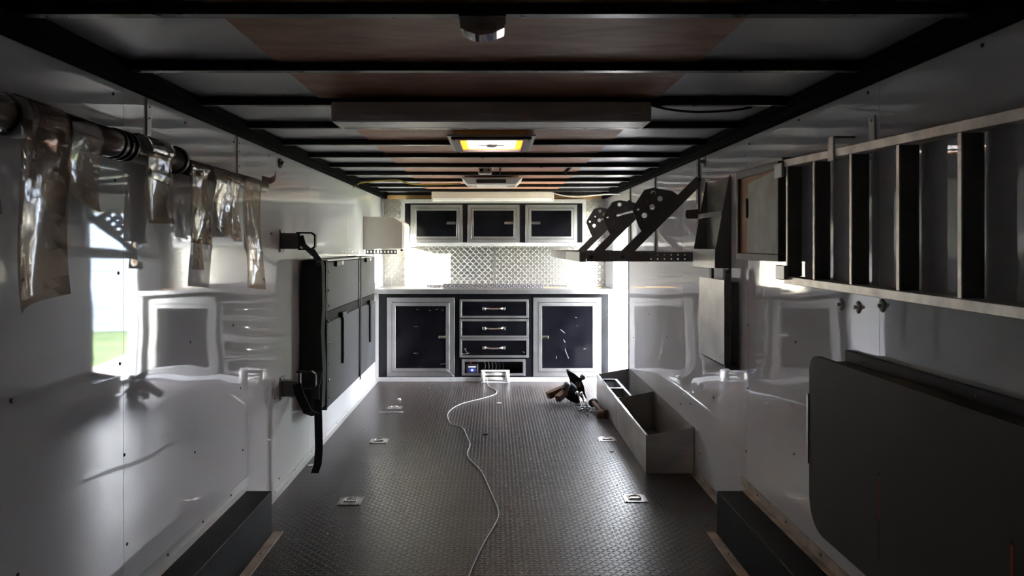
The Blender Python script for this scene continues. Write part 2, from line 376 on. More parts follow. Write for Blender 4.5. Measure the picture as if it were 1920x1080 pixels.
# door opening, window
DR = B()
t = .012
for (y0, y1, z0, z1) in ((DY1-.002, DY1+.03, DZ0, DZ1+.03), (DY0-.03, DY0+.002, DZ0, DZ1+.03), (DY0, DY1, DZ1-.002, DZ1+.03), (DY0, DY1, DZ0-.03, DZ0+.004)):
    DR.box(A-.006, A+.10, y0, y1, z0, z1, .001)
dr = struct(DR.build('door_1', 'alu_w'))
dots([(A+.03+.03*(i % 2), DY1-.002, .25+.26*i) for i in range(6)], .004, (0, -1, 0), 'screw', 'screw', dr)
WD = B()
for (y0, y1, z0, z1) in ((WY0-.02, WY0+.012, WZ0-.02, WZ1+.02), (WY1-.012, WY1+.02, WZ0-.02, WZ1+.02), (WY0, WY1, WZ0-.02, WZ0+.012), (WY0, WY1, WZ1-.012, WZ1+.02)):
    WD.box(-A+.008, -A-.09, y0, y1, z0, z1, .001)
wd = struct(WD.build('window_1', 'alu_w'))
B().box(-A-.05, -A-.046, WY0+.01, WY1-.01, WZ0+.01, WZ1-.01).build('pane', 'glass', wd)
# baseboards: angle trims where wall meets floor
def lstrip(name, s, y0, y1, m, z=0, x=A, hh=.035, ww=.03):
    q = B(); q.box(s*x, s*(x-.003), y0, y1, z+.002, z+hh); q.box(s*(x-.003), s*(x-ww), y0, y1, z, z+.003, .0005)
    o = struct(q.build(name, m)); ys = [y0+.15+.4*i for i in range(int((y1-y0-.1)/.4)+1)]
    dots([(s*(x-.003), y, z+hh*.55) for y in ys], .004, (-s, 0, 0), 'screw', 'screw', o); return o
lstrip('baseboard_left', -1, 3.55, 7.56, 'alu_w'); lstrip('baseboard_right', 1, 3.57, 6.70, 'rust')
# wheel boxes
def wheel_box(s, label):
    y0, y1, zt, xi = .9, 3.55, .207, 1.067
    t = thing('wheel_box', (s*(A+xi)/2, y0, 0), label, 'wheel box')
    B().box(s*xi, s*(A-.001), y0, y1, 0.0, zt, .003).build('box_body', 'box_black', t)
    q = B(); q.box(s*(A-.001), s*(A-.004), y0, y1+.09, zt+.001, zt+.045); q.box(s*(A-.004), s*(A-.03), y0, y1, zt, zt+.003)
    o = q.build('wall_angle', 'alu_w' if s < 0 else 'rust', t); o['label'] = 'pale metal angle screwed along the wall'
    dots([(s*(A-.004), y0+.2+.33*i, zt+.026) for i in range(8)], .006, (-s, 0, 0), 'screw', 'screw', o)
    q = B(); q.box(s*(xi-.001), s*(xi-.045), y0, y1+.02, .0, .004, .001); q.box(s*(xi-.043), s*(xi-.047), y0, y1+.02, .0, .007)
    o = q.build('floor_angle', 'rust', t); o['label'] = 'worn metal angle along the floor'
    dots([(s*(xi-.02), y0+.1+.33*i, .004) for i in range(9)], .004, (0, 0, 1), 'screw', 'screw', o)
wheel_box(-1, 'long black wheel box along the left wall'); wheel_box(1, 'long black wheel box along the right wall, below the grey board')

# ------------------------------------------------------------------ outdoors
gr = struct(B().box(-60, 60, -40, 80, -.6, -.5).build('ground', 'grass'))
gv = struct(B().box(A+.3, 3.9, 2, 24, -.5, -.49).build('gravel_ground', 'gravel'))
def tree(x, y, h, r, label):
    t = thing('tree', (x, y, -.5), label, 'tree', 'trees outside the trailer')
    B().tube([(x, y, -.5), (x+.1, y, h*.4), (x, y+.1, h*.7)], .2, 8, True, .08).build('trunk', 'bark', t)
    b = B(); rnd = random.Random(int(x*10+y))
    for k in range(9):
        c = Vector((x+rnd.uniform(-1, 1)*r*.6, y+rnd.uniform(-1, 1)*r*.6, h*.62+rnd.uniform(-1, 1)*r*.5))
        b.ball(c, r*rnd.uniform(.4, .62), (1, 1, .85), 14)
    for v in b.bm.verts: v.co += noise.noise_vector(v.co*1.6)*.35
    b.build('crown', 'leaf', t)
for x, y, h, r, l in ((16, 22, 6.5, 2.6, 'leafy tree beyond the side door, rear one'), (24, 15, 7, 3, 'broad leafy tree beyond the side door'), (34, 24, 6, 2.8, 'leafy tree far beyond the side door'),
                   (-24, 33, 4.5, 2.4, 'leafy tree outside the counter window')): tree(x, y, h, r, l)
t = thing('shed', (5.0, 17.5, -.5), 'pale blue sided shed seen through the side door', 'shed')
x0 = XX(1166, 16.5)
for k in range(16):
    B().hexa([(x0, 16.5-.02, -.5+k*.2), (7.5, 16.5-.02, -.5+k*.2), (7.5, 16.6, -.5+k*.2), (x0, 16.6, -.5+k*.2), (x0, 16.5, -.3+k*.2), (7.5, 16.5, -.3+k*.2), (7.5, 16.6, -.3+k*.2), (x0, 16.6, -.3+k*.2)]).build('siding_board', 'shed', t)
B().box(x0, 7.5, 16.6, 20, -.5, 2.7).build('shed_body', 'shed', t)
th = thing('house', (15, 27, -.5), 'low pale building across the grass beyond the side door', 'building')
B().box(7, 24, 26, 30, -.5, 2.4).build('house_wall', 'house', th)
B().prism([(25.6, 2.4), (30.4, 2.4), (28, 3.4)], lambda u, v, q: (q, u, v), 6.6, 24.4).build('roof', 'shed', th)
for k in range(7): B().box(8+k*2.2, 9.2+k*2.2, 25.95, 25.99, .6, 1.6).build('window', 'glass_dark', th)
B().prism([(x0-.3, 2.7), (7.8, 2.7), ((x0+7.5)/2, 3.9)], lambda u, v, q: (u, q, v), 16.2, 20.3).build('roof', 'shell', t)

# ------------------------------------------------------------------ base cabinet and counter
YF = 7.56
def cx(px): return XX(px, YF)
def cz(py): return ZZ(py, YF)
t = thing('base_cabinet', (0, YF, 0), 'black base cabinet with silver trimmed doors and drawers across the front end', 'cabinet')
BX0, BX1 = -A+.034, cx(1140)
comp = (cx(870), cx(980), cz(701), cz(678))
b = B(); holed(b, 'y', YF, YF+.02, BX0, BX1, .045, .895, [comp])
b.box(BX0, BX0+.018, YF+.02, YB-.006, .045, .895); b.box(BX1-.018, BX1, YF+.02, YB-.006, .045, .895)
b.box(BX0+.018, BX1-.018, YF+.45, YF+.46, .045, .895)
b.build('carcass', 'black_face', t)
b = B(); b.box(comp[0]-.01, comp[0], YF+.021, YF+.3, comp[2]-.01, comp[3]+.01); b.box(comp[1], comp[1]+.01, YF+.021, YF+.3, comp[2]-.01, comp[3]+.01)
b.box(comp[0], comp[1], YF+.021, YF+.3, comp[2]-.012, comp[2]-.002); b.box(comp[0], comp[1], YF+.021, YF+.3, comp[3]+.002, comp[3]+.012); b.box(comp[0], comp[1], YF+.3, YF+.31, comp[2], comp[3])
b.build('open_compartment', 'black_plastic', t)
B().box(-A+.001, BX0-.001, YF-.006, YF+.03, .045, .897, .001).build('corner_trim', 'alu_w', t); B().box(BX1+.001, cx(1148), YF-.006, YF+.03, .045, .897, .001).build('corner_trim', 'alu_w', t)
q = B().box(-A+.001, cx(1148), YF-.012, YF+.02, .0, .044, .001).build('toe_kick', 'alu_w', t)
dots([(x, YF-.012, .024) for x in (-.95, -.45, .2, .55, .9)], .005, (0, -1, 0), 'screw', 'screw', q)
def latch(px, py, fy, Y, parent, r=False):
    x, z = XX(px, Y), ZZ(py, Y); b = B()
    b.box(x-.045, x+.045, fy-.006, fy-.0008, z-.013, z+.013, .002)
    b.box(x-.024, x+.012, fy-.011, fy-.006, z-.0075, z+.0075, .0015); b.tube([(x+.028, fy-.006, z), (x+.028, fy-.011, z)], .008, 10)
    o = b.build('latch', 'chrome', parent); o['label'] = 'small chrome slam latch'; return o
def frame_screws(x0, x1, z0, z1, y, ins, parent):
    dots([(x0+ins, y, z0+ins), (x1-ins, y, z0+ins), (x0+ins, y, z1-ins), (x1-ins, y, z1-ins)], .0035, (0, -1, 0), 'screw', 'screw', parent, .0015)
def cab_door(p, Y, x0, x1, y0, y1, wo, wi, latchpx, scratches=()):
    X0, X1, Z0, Z1 = XX(x0, Y), XX(x1, Y), ZZ(y1, Y), ZZ(y0, Y)
    q = ring(B(), X0, X1, Z0, Z1, wo, Y-.010, Y-.0005).build('door_frame', 'alu', p); frame_screws(X0, X1, Z0, Z1, Y-.010, wo*.5, q)
    g = wo+.004
    d = B().box(X0+g+.002, X1-g-.002, Y-.008, Y-.0006, Z0+g+.002, Z1-g-.002).build('door', 'black_lam', p)
    q = ring(B(), X0+g, X1-g, Z0+g, Z1-g, wi, Y-.0145, Y-.0082).build('door_trim', 'alu', d)
    latch(*latchpx, Y-.008, Y, d)
    if scratches:
        b = B()
        for (sx, sy, L, an) in scratches:
            c = Vector((XX(sx, Y), Y-.0084, ZZ(sy, Y))); v = Vector((math.cos(an), 0, math.sin(an)))*L/2
            b.beam(c-v, c+v, .0012, .0006, (0, -1, 0))
        o = b.build('scratches', 'scratch', d); o['kind'] = 'stuff'
    return d
cab_door(t, YF, 726, 852, 558, 706, .048, .034, (831, 632), [(783, 580, .03, .1), (806, 582, .016, -.3), (819, 580, .02, .1), (830, 581, .02, .2), (780, 612, .04, .05), (780, 662, .045, .03), (831, 682, .05, .1), (775, 573, .025, .7)])
cab_door(t, YF, 1000, 1127, 558, 706, .048, .034, (1020, 632), [(1080, 595, .02, -.2), (1082, 611, .012, .9), (1055, 621, .06, -.7), (1058, 639, .04, -1.1), (1096, 654, .025, .3), (1060, 655, .02, 1.4), (1043, 670, .03, 1.5), (1063, 664, .09, -1.2)])
for k, (y0, y1) in enumerate(((561, 596), (598, 633), (634, 670))):
    X0, X1, Z0, Z1 = cx(862), cx(991), cz(y1), cz(y0)
    d = B().box(X0+.003, X1-.003, YF-.012, YF-.0006, Z0+.003, Z1-.003).build('drawer', 'black_lam', t)
    q = ring(B(), X0, X1, Z0, Z1, .022, YF-.017, YF-.0122).build('drawer_trim', 'alu', d); frame_screws(X0, X1, Z0, Z1, YF-.017, .011, q)
    zc = (Z0+Z1)/2; xc = cx(926); b = B()
    for s in (-1, 1): b.box(xc+s*.115, xc+s*.082, YF-.018, YF-.0122, zc-.015, zc+.015, .002)
    b.tube([(xc-.1, YF-.016, zc), (xc-.085, YF-.042, zc+.004), (xc-.05, YF-.05, zc+.002), (xc, YF-.052, zc-.001), (xc+.05, YF-.05, zc+.002), (xc+.085, YF-.042, zc+.004), (xc+.1, YF-.016, zc)], .0085, 8)
    h = b.build('handle', 'chrome', d); h['label'] = 'chrome bow handle'
    if k == 2:
        b = B()
        for (sx, sy, L, an) in ((874, 658, .06, -1.0), (872, 663, .06, .05), (878, 662, .03, .2), (873, 655, .03, 1.2), (982, 660, .02, -.7)):
            c = Vector((XX(sx, YF), YF-.0124, ZZ(sy, YF))); v = Vector((math.cos(an), 0, math.sin(an)))*L/2; b.beam(c-v, c+v, .0014, .0006, (0, -1, 0))
        b.build('scratches', 'scratch', d)['kind'] = 'stuff'
q = ring(B(), cx(866), cx(985), cz(704), cz(673.5), .024, YF-.010, YF-.0005).build('compartment_frame', 'alu', t); frame_screws(cx(866), cx(985), cz(704), cz(673.5), YF-.010, .012, q)
# counter
CT = B(); CT.box(-A+.001, A-.012, YF-.05, YB-.001, .93, .947, .003); CT.box(-A+.001, A-.012, YF-.052, YF-.045, .898, .945, .002); CT.box(-A+.001, A-.012, YF-.044, YB-.01, .899, .93)
CT = base(CT.build('countertop', 'alu')); tag(CT, 'bright metal countertop on the black base cabinet', 'countertop')
o = B(); o.box(XX(830, 7.62), XX(1018, 7.62), 7.62, 7.626, .948, .995, .001); o.box(XX(830, 7.62), XX(1018, 7.62), 7.626, 7.70, .948, .952, .001)
tag(base(o.build('plate_offcut', 'plate_dk')), 'long angled strip of diamond plate lying on the counter', 'metal strip')
o = B(); o.box(XX(800, 7.85), XX(1061, 7.95), 7.86, 7.90, .948, .968, .001)
tag(base(o.build('flat_bar', 'plate_dk')), 'thin dark diamond plate bar lying behind the longer angled strip', 'metal strip')
o = B(); o.tube([(XX(800, 7.7), 7.72, .953), (XX(830, 7.7), 7.73, .953)], .005, 8)
tag(base(o.build('metal_rod', 'steel_dk')), 'short thin rod on the counter left of the angled strip', 'rod')
o = B(); o.box(XX(1018, 7.9), XX(1125, 7.9), 7.78, 7.82, .948, .954, .001)
tag(base(o.build('wood_slat', 'lumber')), 'thin wooden slat lying at the right end of the counter', 'wood strip')
# battery and things in the open compartment
t = thing('battery', (cx(885), YF+.1, comp[2]), 'black battery with blue oval label in the open compartment', 'battery')
zb = comp[2]-.001
B().box(cx(874), cx(896), YF+.03, YF+.17, zb, zb+.098, .004).build('battery_case', 'black_plastic', t)
b = B(); b.box(cx(878), cx(892), YF+.0285, YF+.0298, zb+.062, zb+.074); b.build('battery_label', 'label_white', t)['label'] = 'white label band'
b = B()
b.prism([(cx(885)+.036*math.cos(a*PI/8), zb+.034+.022*math.sin(a*PI/8)) for a in range(16)], lambda u, v, q: (u, q, v), YF+.0284, YF+.0298)
b.build('battery_label', 'label_blue', t)['label'] = 'blue oval label'
B().box(cx(883), cx(887), YF+.027, YF+.0283, zb+.026, zb+.044).build('battery_label', 'label_white', t)
B().box(cx(881), cx(884), YF+.05, YF+.07, zb+.0985, zb+.112, .002).build('terminal_cap', 'label_red', t)['label'] = 'red terminal cap'
b = B()
for k in range(6):
    x = cx(908+k*7); b.tube([(x, YF+.2, zb), (x+.01, YF+.18, zb+.05), (x-.004, YF+.22, zb+.105)], .006, 6)
tag(base(b.build('battery_cables', 'cord')), 'bunch of grey cables behind the roller fairlead in the open compartment', 'cables')
# winch roller fairlead
t = thing('roller_fairlead', (cx(928), YF-.06, 0), 'white four roller winch fairlead standing on the floor before the cabinet', 'fairlead')
y = YF-.075; x0, x1 = cx(902), cx(955)
for xx in (x0+.022, x1-.022):
    B().tube([(xx, y, .012), (xx, y, .112)], .02, 14).build('vertical_roller', 'white_pl', t)
for zz in (.040, .088): B().tube([(x0+.045, y+.02, zz), (x1-.045, y+.02, zz)], .017, 14).build('horizontal_roller', 'white_pl', t)
b = B(); b.box(x0, x1, y-.015, y+.045, .0, .012, .002); b.box(x0, x1, y-.015, y+.045, .112, .124, .002); b.box(x0, x0+.004, y+.02, y+.045, .012, .112); b.box(x1-.004, x1, y+.02, y+.045, .012, .112)
b.build('bracket', 'alu_w', t)

# ------------------------------------------------------------------ wall cabinet, lamp over it
YU = 7.84
def ux(px): return XX(px, YU)
t = thing('wall_cabinet', (0, YU, H), 'black three door wall cabinet with silver trim above the counter', 'cabinet')
X0, X1, Z0, Z1 = ux(752), ux(1099), H, ZZ(374, YU)
B().box(X0+.004, X1-.004, YU, YB-.006, Z0+.004, Z1-.002).build('carcass', 'black_face', t)
q = ring(B(), X0, X1, Z0, Z1, .040, YU-.008, YU-.0005).build('face_frame', 'alu_w', t)
dots([(ux(p), YU-.008, Z0+.02) for p in (775, 870, 965, 1060)]+[(ux(p), YU-.008, Z1-.02) for p in (775, 870, 965, 1060)], .004, (0, -1, 0), 'screw', 'screw', q, .0015)
for (a, c, lp) in ((770, 867, (846, 418)), (877, 974, (954, 418)), (985, 1082, (1005, 418))):
    cab_door(t, YU-.001, a, c, 384, 454.5, .034, .024, lp)
def fluoro(Yn, Yf, X0, X1, zb, zt, label):
    t = thing('fluorescent_light', ((X0+X1)/2, Yn, zb), label, 'ceiling light')
    B().box(X0, X1, Yn, Yf, zb+.025, zt, .003).build('housing', 'white_pl', t)
    b = B(); sec = [(Yn+.004, zb+.0245), (Yn+.010, zb+.004), (Yn+.02, zb), (Yf-.02, zb), (Yf-.010, zb+.004), (Yf-.004, zb+.0245)]
    b.prism(sec, lambda u, v, q: (q, u, v), X0+.012, X1-.012); b.build('lens', 'lens', t)['label'] = 'milky ribbed lens'
    for s, xe in ((1, X0), (-1, X1)): B().box(xe-s*.004, xe+s*.011, Yn-.003, Yf+.003, zb-.002, zt-.001, .002).build('end_cap', 'white_pl', t)
fluoro(2.84, 3.02, -.622, .598, H+.481, ZB-.001, 'large unlit fluorescent ceiling fixture nearest the camera')
fluoro(7.50, 7.62, XX(810, 7.5), XX(1038, 7.5), H+.462, ZB-.001, 'long white fluorescent fixture above the wall cabinet doors')

# ------------------------------------------------------------------ roof vent
t = thing('roof_vent', ((VN[0]+VN[1])/2, (VN[2]+VN[3])/2, ZB-.01), 'square glowing roof vent with white flange and yellowed shaft', 'roof vent')
b = B(); holed(b, 'z', ZB-.008, ZB-.0005, VN[0], VN[1], VN[2], VN[3], [(VN[0]+.03, VN[1]-.03, VN[2]+.03, VN[3]-.03)]); b.build('flange', 'alu_w', t)
b = B(); holed(b, 'z', ZB-.022, ZB-.0085, VN[0]+.02, VN[1]-.02, VN[2]+.02, VN[3]-.03, [(VN[0]+.06, VN[1]-.06, VN[2]+.06, VN[3]-.06)]); b.build('screen_frame', 'gun', t)['label'] = 'dark grey inner frame'
h = (VN[0]+.047, VN[1]-.047, VN[2]+.047, VN[3]-.047)
b = B()
for (a, c, d, e) in ((h[0], h[0]+.004, h[2], h[3]), (h[1]-.004, h[1], h[2], h[3]), (h[0]+.004, h[1]-.004, h[2], h[2]+.004), (h[0]+.004, h[1]-.004, h[3]-.004, h[3])): b.box(a, c, d, e, ZB-.006, ZC+.075)
b.build('shaft', 'amber', t)['label'] = 'yellowed shaft walls'
b = B(); N = 10; V = {}
for i in range(N+1):
    for j in range(N+1):
        u, v = i/N, j/N; z = ZC+.078+.05*min(1, 4*min(u, 1-u))**.5*min(1, 4*min(v, 1-v))**.5
        V[i, j] = b.bm.verts.new((h[0]-.01+u*(h[1]-h[0]+.02), h[2]-.01+v*(h[3]-h[2]+.02), z))
for i in range(N):
    for j in range(N): f = b.bm.faces.new([V[i, j], V[i+1, j], V[i+1, j+1], V[i, j+1]]); f.smooth = True
b.build('dome', 'dome', t)
xc, yc = (VN[0]+VN[1])/2, (VN[2]+VN[3])/2
zl_ = ZB-.012
b = B(); holed(b, 'z', zl_, zl_+.004, VN[0]+.061, VN[1]-.061, VN[2]+.061, VN[3]-.071, [(h[0]+.045, h[1]-.045, h[2]+.06, h[3]-.06)]); b.build('amber_border', 'amberlens', t)['label'] = 'yellowed translucent border'
B().box(h[0]+.046, h[1]-.046, h[2]+.061, h[3]-.061, zl_, zl_+.003, .001).build('lens', 'ventlens', t)['label'] = 'bright white translucent lens'
b = B(); b.tube([(xc, yc, zl_-.0005), (xc, yc, zl_-.012)], .034, 16, True, .026); b.box(xc-.07, xc+.07, yc-.01, yc+.01, zl_-.006, zl_-.0005, .002)
b.build('crank', 'gun', t)['label'] = 'dark crank knob on its cross bar'
dots([(VN[0]+.035, VN[2]+.035, ZB-.022), (VN[1]-.035, VN[2]+.035, ZB-.022), (VN[0]+.035, VN[3]-.045, ZB-.022), (VN[1]-.035, VN[3]-.045, ZB-.022)], .005, (0, 0, -1), 'screw', 'screw', t)
# roof air conditioner ceiling unit
t = thing('ceiling_air_unit', (XX(922, 5.95), 6.15, 1.88), 'beige ceiling air unit with dark louvre, beyond the roof vent', 'air unit')
xa, xb = XX(864, 5.95), XX(981, 5.95)
sl = lambda y: 1.936-(y-5.95)*.8
b = B(); b.hexa([(xa+.055, 6.02, 1.884), (xb-.055, 6.02, 1.884), (xb-.055, 6.40, 1.884), (xa+.055, 6.40, 1.884), (xa, 5.95, 1.936), (xb, 5.95, 1.936), (xb, 6.46, 1.936), (xa, 6.46, 1.936)], .006)
b.build('shroud', 'beige', t)
lx0, lx1 = XX(893, 5.98), XX(949, 5.98)
n_ = Vector((0, -.6, -.8)).normalized()
b = B(); c0 = Vector(((lx0+lx1)/2, 5.985, 1.910))+n_*.002
b.beam(c0-Vector(((lx1-lx0)/2, 0, 0)), c0+Vector(((lx1-lx0)/2, 0, 0)), .034, .003, n_); b.build('grille_recess', 'black_plastic', t)
for k in range(4):
    b = B(); c = c0+n_*.004+Vector((0, .6, -.45)).normalized()*(-.0135+.009*k)
    b.beam(c-Vector(((lx1-lx0)/2-.004, 0, 0)), c+Vector(((lx1-lx0)/2-.004, 0, 0)), .0022, .006, n_); b.build('louvre', 'gun', t)
b = B()
for k in range(6):
    for x in (XX(878, 6.1)+k*.012, XX(952, 6.1)+k*.012): b.box(x, x+.005, 6.1, 6.3, 1.882, 1.884)
b.build('side_slots', 'gun', t)['kind'] = 'stuff'
# small sensor
t = thing('gas_detector', (XX(909, 5.48), 5.5, 1.90), 'small white alarm sensor on the ceiling before the air unit', 'detector')
B().box(XX(897, 5.45), XX(922, 5.45), 5.40, 5.50, ZC-.055, ZC-.0045, .006).build('case', 'white_pl', t)
B().box(XX(900, 5.45), XX(906, 5.45), 5.397, 5.4005, ZC-.04, ZC-.02).build('slot', 'black_plastic', t); B().tube([(XX(916, 5.45), 5.401, ZC-.03), (XX(916, 5.45), 5.395, ZC-.03)], .008, 10).build('button', 'black_plastic', t)
# clear dome lamp on the nearest bow
t = thing('dome_lamp', (XX(904, 1.8), 1.8, ZB-.06), 'small unlit clear ribbed dome lamp on the nearest roof bow', 'lamp')
xa, xb = XX(862, 1.77), XX(947, 1.77)
B().box(xa-.003, xb+.003, 1.755, 1.83, ZB-.010, ZB-.0005, .002).build('lamp_base', 'black_plastic', t)
b = B(); sec = []
for k in range(13):
    a = PI*k/12; sec.append((xa+.002+(xb-xa-.004)*k/12, ZB-.038-.016*math.sin(a)))
poly = [(xa+.0, ZB-.0105)]+sec+[(xb-.0, ZB-.0105)]
b.prism(poly, lambda u, v, q: (u, q, v), 1.757, 1.760); b.prism(poly, lambda u, v, q: (u, q, v), 1.822, 1.825)
for (u0, v0), (u1, v1) in zip(poly[:-1], poly[1:]): b._quads([(u0, 1.757, v0), (u1, 1.757, v1), (u1, 1.825, v1), (u0, 1.825, v0)], [(0, 1, 2, 3)])
b.build('lamp_lens', 'clear', t)['label'] = 'clear ribbed plastic lens'
b = B()
for k in range(26):
    x = xa+.006+k*(xb-xa-.012)/25; b.box(x-.0008, x+.0008, 1.7555, 1.7575, ZB-.038, ZB-.014)
b.build('lens_ribs', 'clear', t)['kind'] = 'stuff'
B().tube([(XX(893, 1.78), 1.785, ZB-.026), (XX(930, 1.78), 1.785, ZB-.026)], .009, 10).build('bulb', 'clear', t)
# cables on the ceiling
def cable(name, pts, r, m, label):
    fine = []
    pts = [Vector(p) for p in pts]
    for i in range(len(pts)-1):
        p0 = pts[max(i-1, 0)]; p1 = pts[i]; p2 = pts[i+1]; p3 = pts[min(i+2, len(pts)-1)]
        for k in range(6):
            s = k/6; fine.append(.5*((2*p1)+(-p0+p2)*s+(2*p0-5*p1+4*p2-p3)*s*s+(-p0+3*p1-3*p2+p3)*s**3))
    fine.append(pts[-1]); return tag(base(B().tube(fine, r, 8).build(name, m)), label, 'cable')
cable('ceiling_cable', [P(662, 351, 6.38), P(677, 343, 6.3), P(715, 339, 6.25), P(745, 338, 6.2), P(767, 344, 6.25), P(799, 346, 6.3), P(864, 344, 6.28)], .006, 'cord_y', 'yellow cable sagging from left rail to the ceiling air unit')
cable('ceiling_cable', [P(1036, 362, 7.5), P(1058, 367, 7.45), P(1086, 369, 7.4), P(1110, 366.5, 7.3), P(1138, 364.5, 7.2), P(1165, 365, 6.95)], .006, 'cord_w', 'white cable from the far fluorescent fixture to the right wall')
cable('ceiling_cable', [P(1219, 197, 2.93), P(1260, 206, 2.95), P(1310, 210, 2.97), P(1370, 207, 2.97), P(1410, 201, 2.97)], .005, 'cord_k', 'black cable from the near fluorescent fixture to right rail')

# ------------------------------------------------------------------ left wall: wall unit, folded bench, brackets
t = thing('wall_air_conditioner', (-A+.18, 7.1, 1.3), 'beige box air conditioner on the left wall beside the wall cabinet', 'air conditioner')
xa = XX(755, 6.87); y0, y1 = 6.87, 7.36
z0, z1 = ZZ(468, 6.87), ZZ(406, 6.87)
b = B(); b.prism([(-A+.001, z0), (xa, z0+.01), (xa, z1-.06), (xa-.09, z1-.003), (-A+.001, z1)], lambda u, v, q: (u, q, v), y0, y1, .003); b.build('case', 'beige', t)
b = B(); b.box(xa+.0005, xa+.01, y0+.01, y1-.01, z0+.015, z1-.075, .002); b.build('control_panel', 'white_pl', t)
for k in range(2):
    for j in range(2):
        yy = y0+.05+.2*k; B().box(xa+.0105, xa+.014, yy, yy+.14, z0+.03+.11*j, z0+.10+.11*j, .001).build('vent_grille', 'beige', t)
b = B(); holes = [(-A+.03+.032*k, -A+.045+.032*k, z0-.03, z0-.01) for k in range(9)]
holed(b, 'y', y0+.02, y0+.024, -A+.02, -A+.31, z0-.042, z0-.0005, holes); b.build('drip_tray', 'gun', t)['label'] = 'grey perforated tray under the case'
B().ball((xa-.01, y0+.012, z0-.004), .014, (1, 1, .8), 10).build('knob', 'black_plastic', t)

XP = -1.07; YP0, YP1 = 4.71, 6.63; ZP0, ZP1 = .336, 1.295
t = thing('folded_bench', (XP, YP0, ZP0), 'folded grey bench panel strapped flat against the left wall', 'bench')
ym = 5.84
zn = .93
for (a, c) in ((YP0+.02, ym-.006), (ym+.006, YP1)):
    B().box(XP, XP-.05, a, c, zn+.03, ZP1-.012, .006).build('upper_pad', 'vinyl', t)
    B().box(XP+.004, XP-.05, a, c, ZP0+.008, zn-.035, .006).build('lower_pad', 'vinyl', t)
    B().box(XP-.004, XP-.05, a, c, zn-.033, zn+.028, .002).build('hinge_band', 'vinyl_dark', t)
B().box(XP-.052, -A+.012, YP0+.02, YP1, ZP0, ZP1, .004).build('back_frame', 'vinyl_dark', t)
b = B(); b.box(XP+.004, XP-.13, YP0-.002, YP0+.018, ZP0, zn-.03, .003); b.box(XP, XP-.13, YP0-.002, YP0+.018, zn-.02, ZP1-.01, .003); b.build('end_rail', 'black_plastic', t)
b = B(); b.box(XP+.008, XP-.05, YP0, YP1, ZP1-.011, ZP1, .002); b.build('top_rail', 'alu_w', t)
for yy in (5.17, 6.30):
    b = B(); b.box(XP+.008, XP+.022, yy-.02, yy+.02, .565, .90, .004); b.box(XP+.006, XP+.026, yy-.07, yy+.07, .885, .925, .005); b.build('folding_leg', 'black_plastic', t)
for (yy, zz) in ((5.0, 1.265), (6.15, 1.27)):
    b = B(); b.box(XP+.002, XP+.02, yy-.06, yy+.07, zz-.02, zz+.016, .003); b.build('catch', 'black_plastic', t); B().box(XP+.003, XP+.022, yy+.075, yy+.15, zz-.012, zz+.016, .002).build('catch_plate', 'alu_w', t)
dots([(XP+.004, YP0+.05, z) for z in (.41, .52, .63, .76, .9, 1.0, 1.1, 1.22)], .012, (1, 0, 0), 'chrome', 'rivet', t, .006)
# black fabric sleeve on the near end
b = B()
prof = [(-1.208, .42), (-1.20, .36), (-1.12, .345), (-1.075, .37), (-1.068, .6), (-1.078, .85), (-1.07, 1.0), (-1.075, 1.27), (-1.10, 1.30), (-1.20, 1.295), (-1.21, 1.0), (-1.20, .8), (-1.212, .6)]
b.prism(prof, lambda u, v, q: (u, q, v), YP0-.11, YP0-.012, .006)
o = b.build('fabric_sleeve', 'fabric_black'); tag(base(o), 'black fabric cover hanging over the near end of folded bench', 'cover')
# straps
def ribbon(name, pts, wd, th, label, wdir=(0, 1, 0), group=None, mt='fabric_black'):
    b = B(); pts = [Vector(p) for p in pts]; wv = Vector(wdir).normalized()*wd/2; R = []
    for i, p in enumerate(pts):
        d = (pts[min(i+1, len(pts)-1)]-pts[max(i-1, 0)]).normalized(); nn = d.cross(wv).normalized()*th/2
        R.append([b.bm.verts.new(p-wv-nn), b.bm.verts.new(p+wv-nn), b.bm.verts.new(p+wv+nn), b.bm.verts.new(p-wv+nn)])
    for i in range(len(R)-1):
        for k in range(4): b.bm.faces.new([R[i][k], R[i][(k+1) % 4], R[i+1][(k+1) % 4], R[i+1][k]])
    b.bm.faces.new(R[0]); b.bm.faces.new(R[-1][::-1])
    return tag(base(b.build(name, mt)), label, 'strap', group)
ribbon('webbing_strap', [(XP-.10, ym, ZP1+.004), (XP-.03, ym, ZP1+.010), (XP+.014, ym, ZP1+.004), (XP+.016, ym, 1.1), (XP+.014, ym+.01, .8), (XP+.016, ym, .5), (XP+.012, ym, ZP0-.005)], .045, .004, 'long black strap down the middle of the folded bench')
ribbon('webbing_strap', [P(596, 755, 4.27)+Vector((0, 0, .02)), P(597, 790, 4.27), P(598, 840, 4.27), P(596, 870, 4.27), P(590, 887, 4.27)], .045, .004, 'black strap tail hanging from the lower wall bracket to the floor', (1, 0, 0))
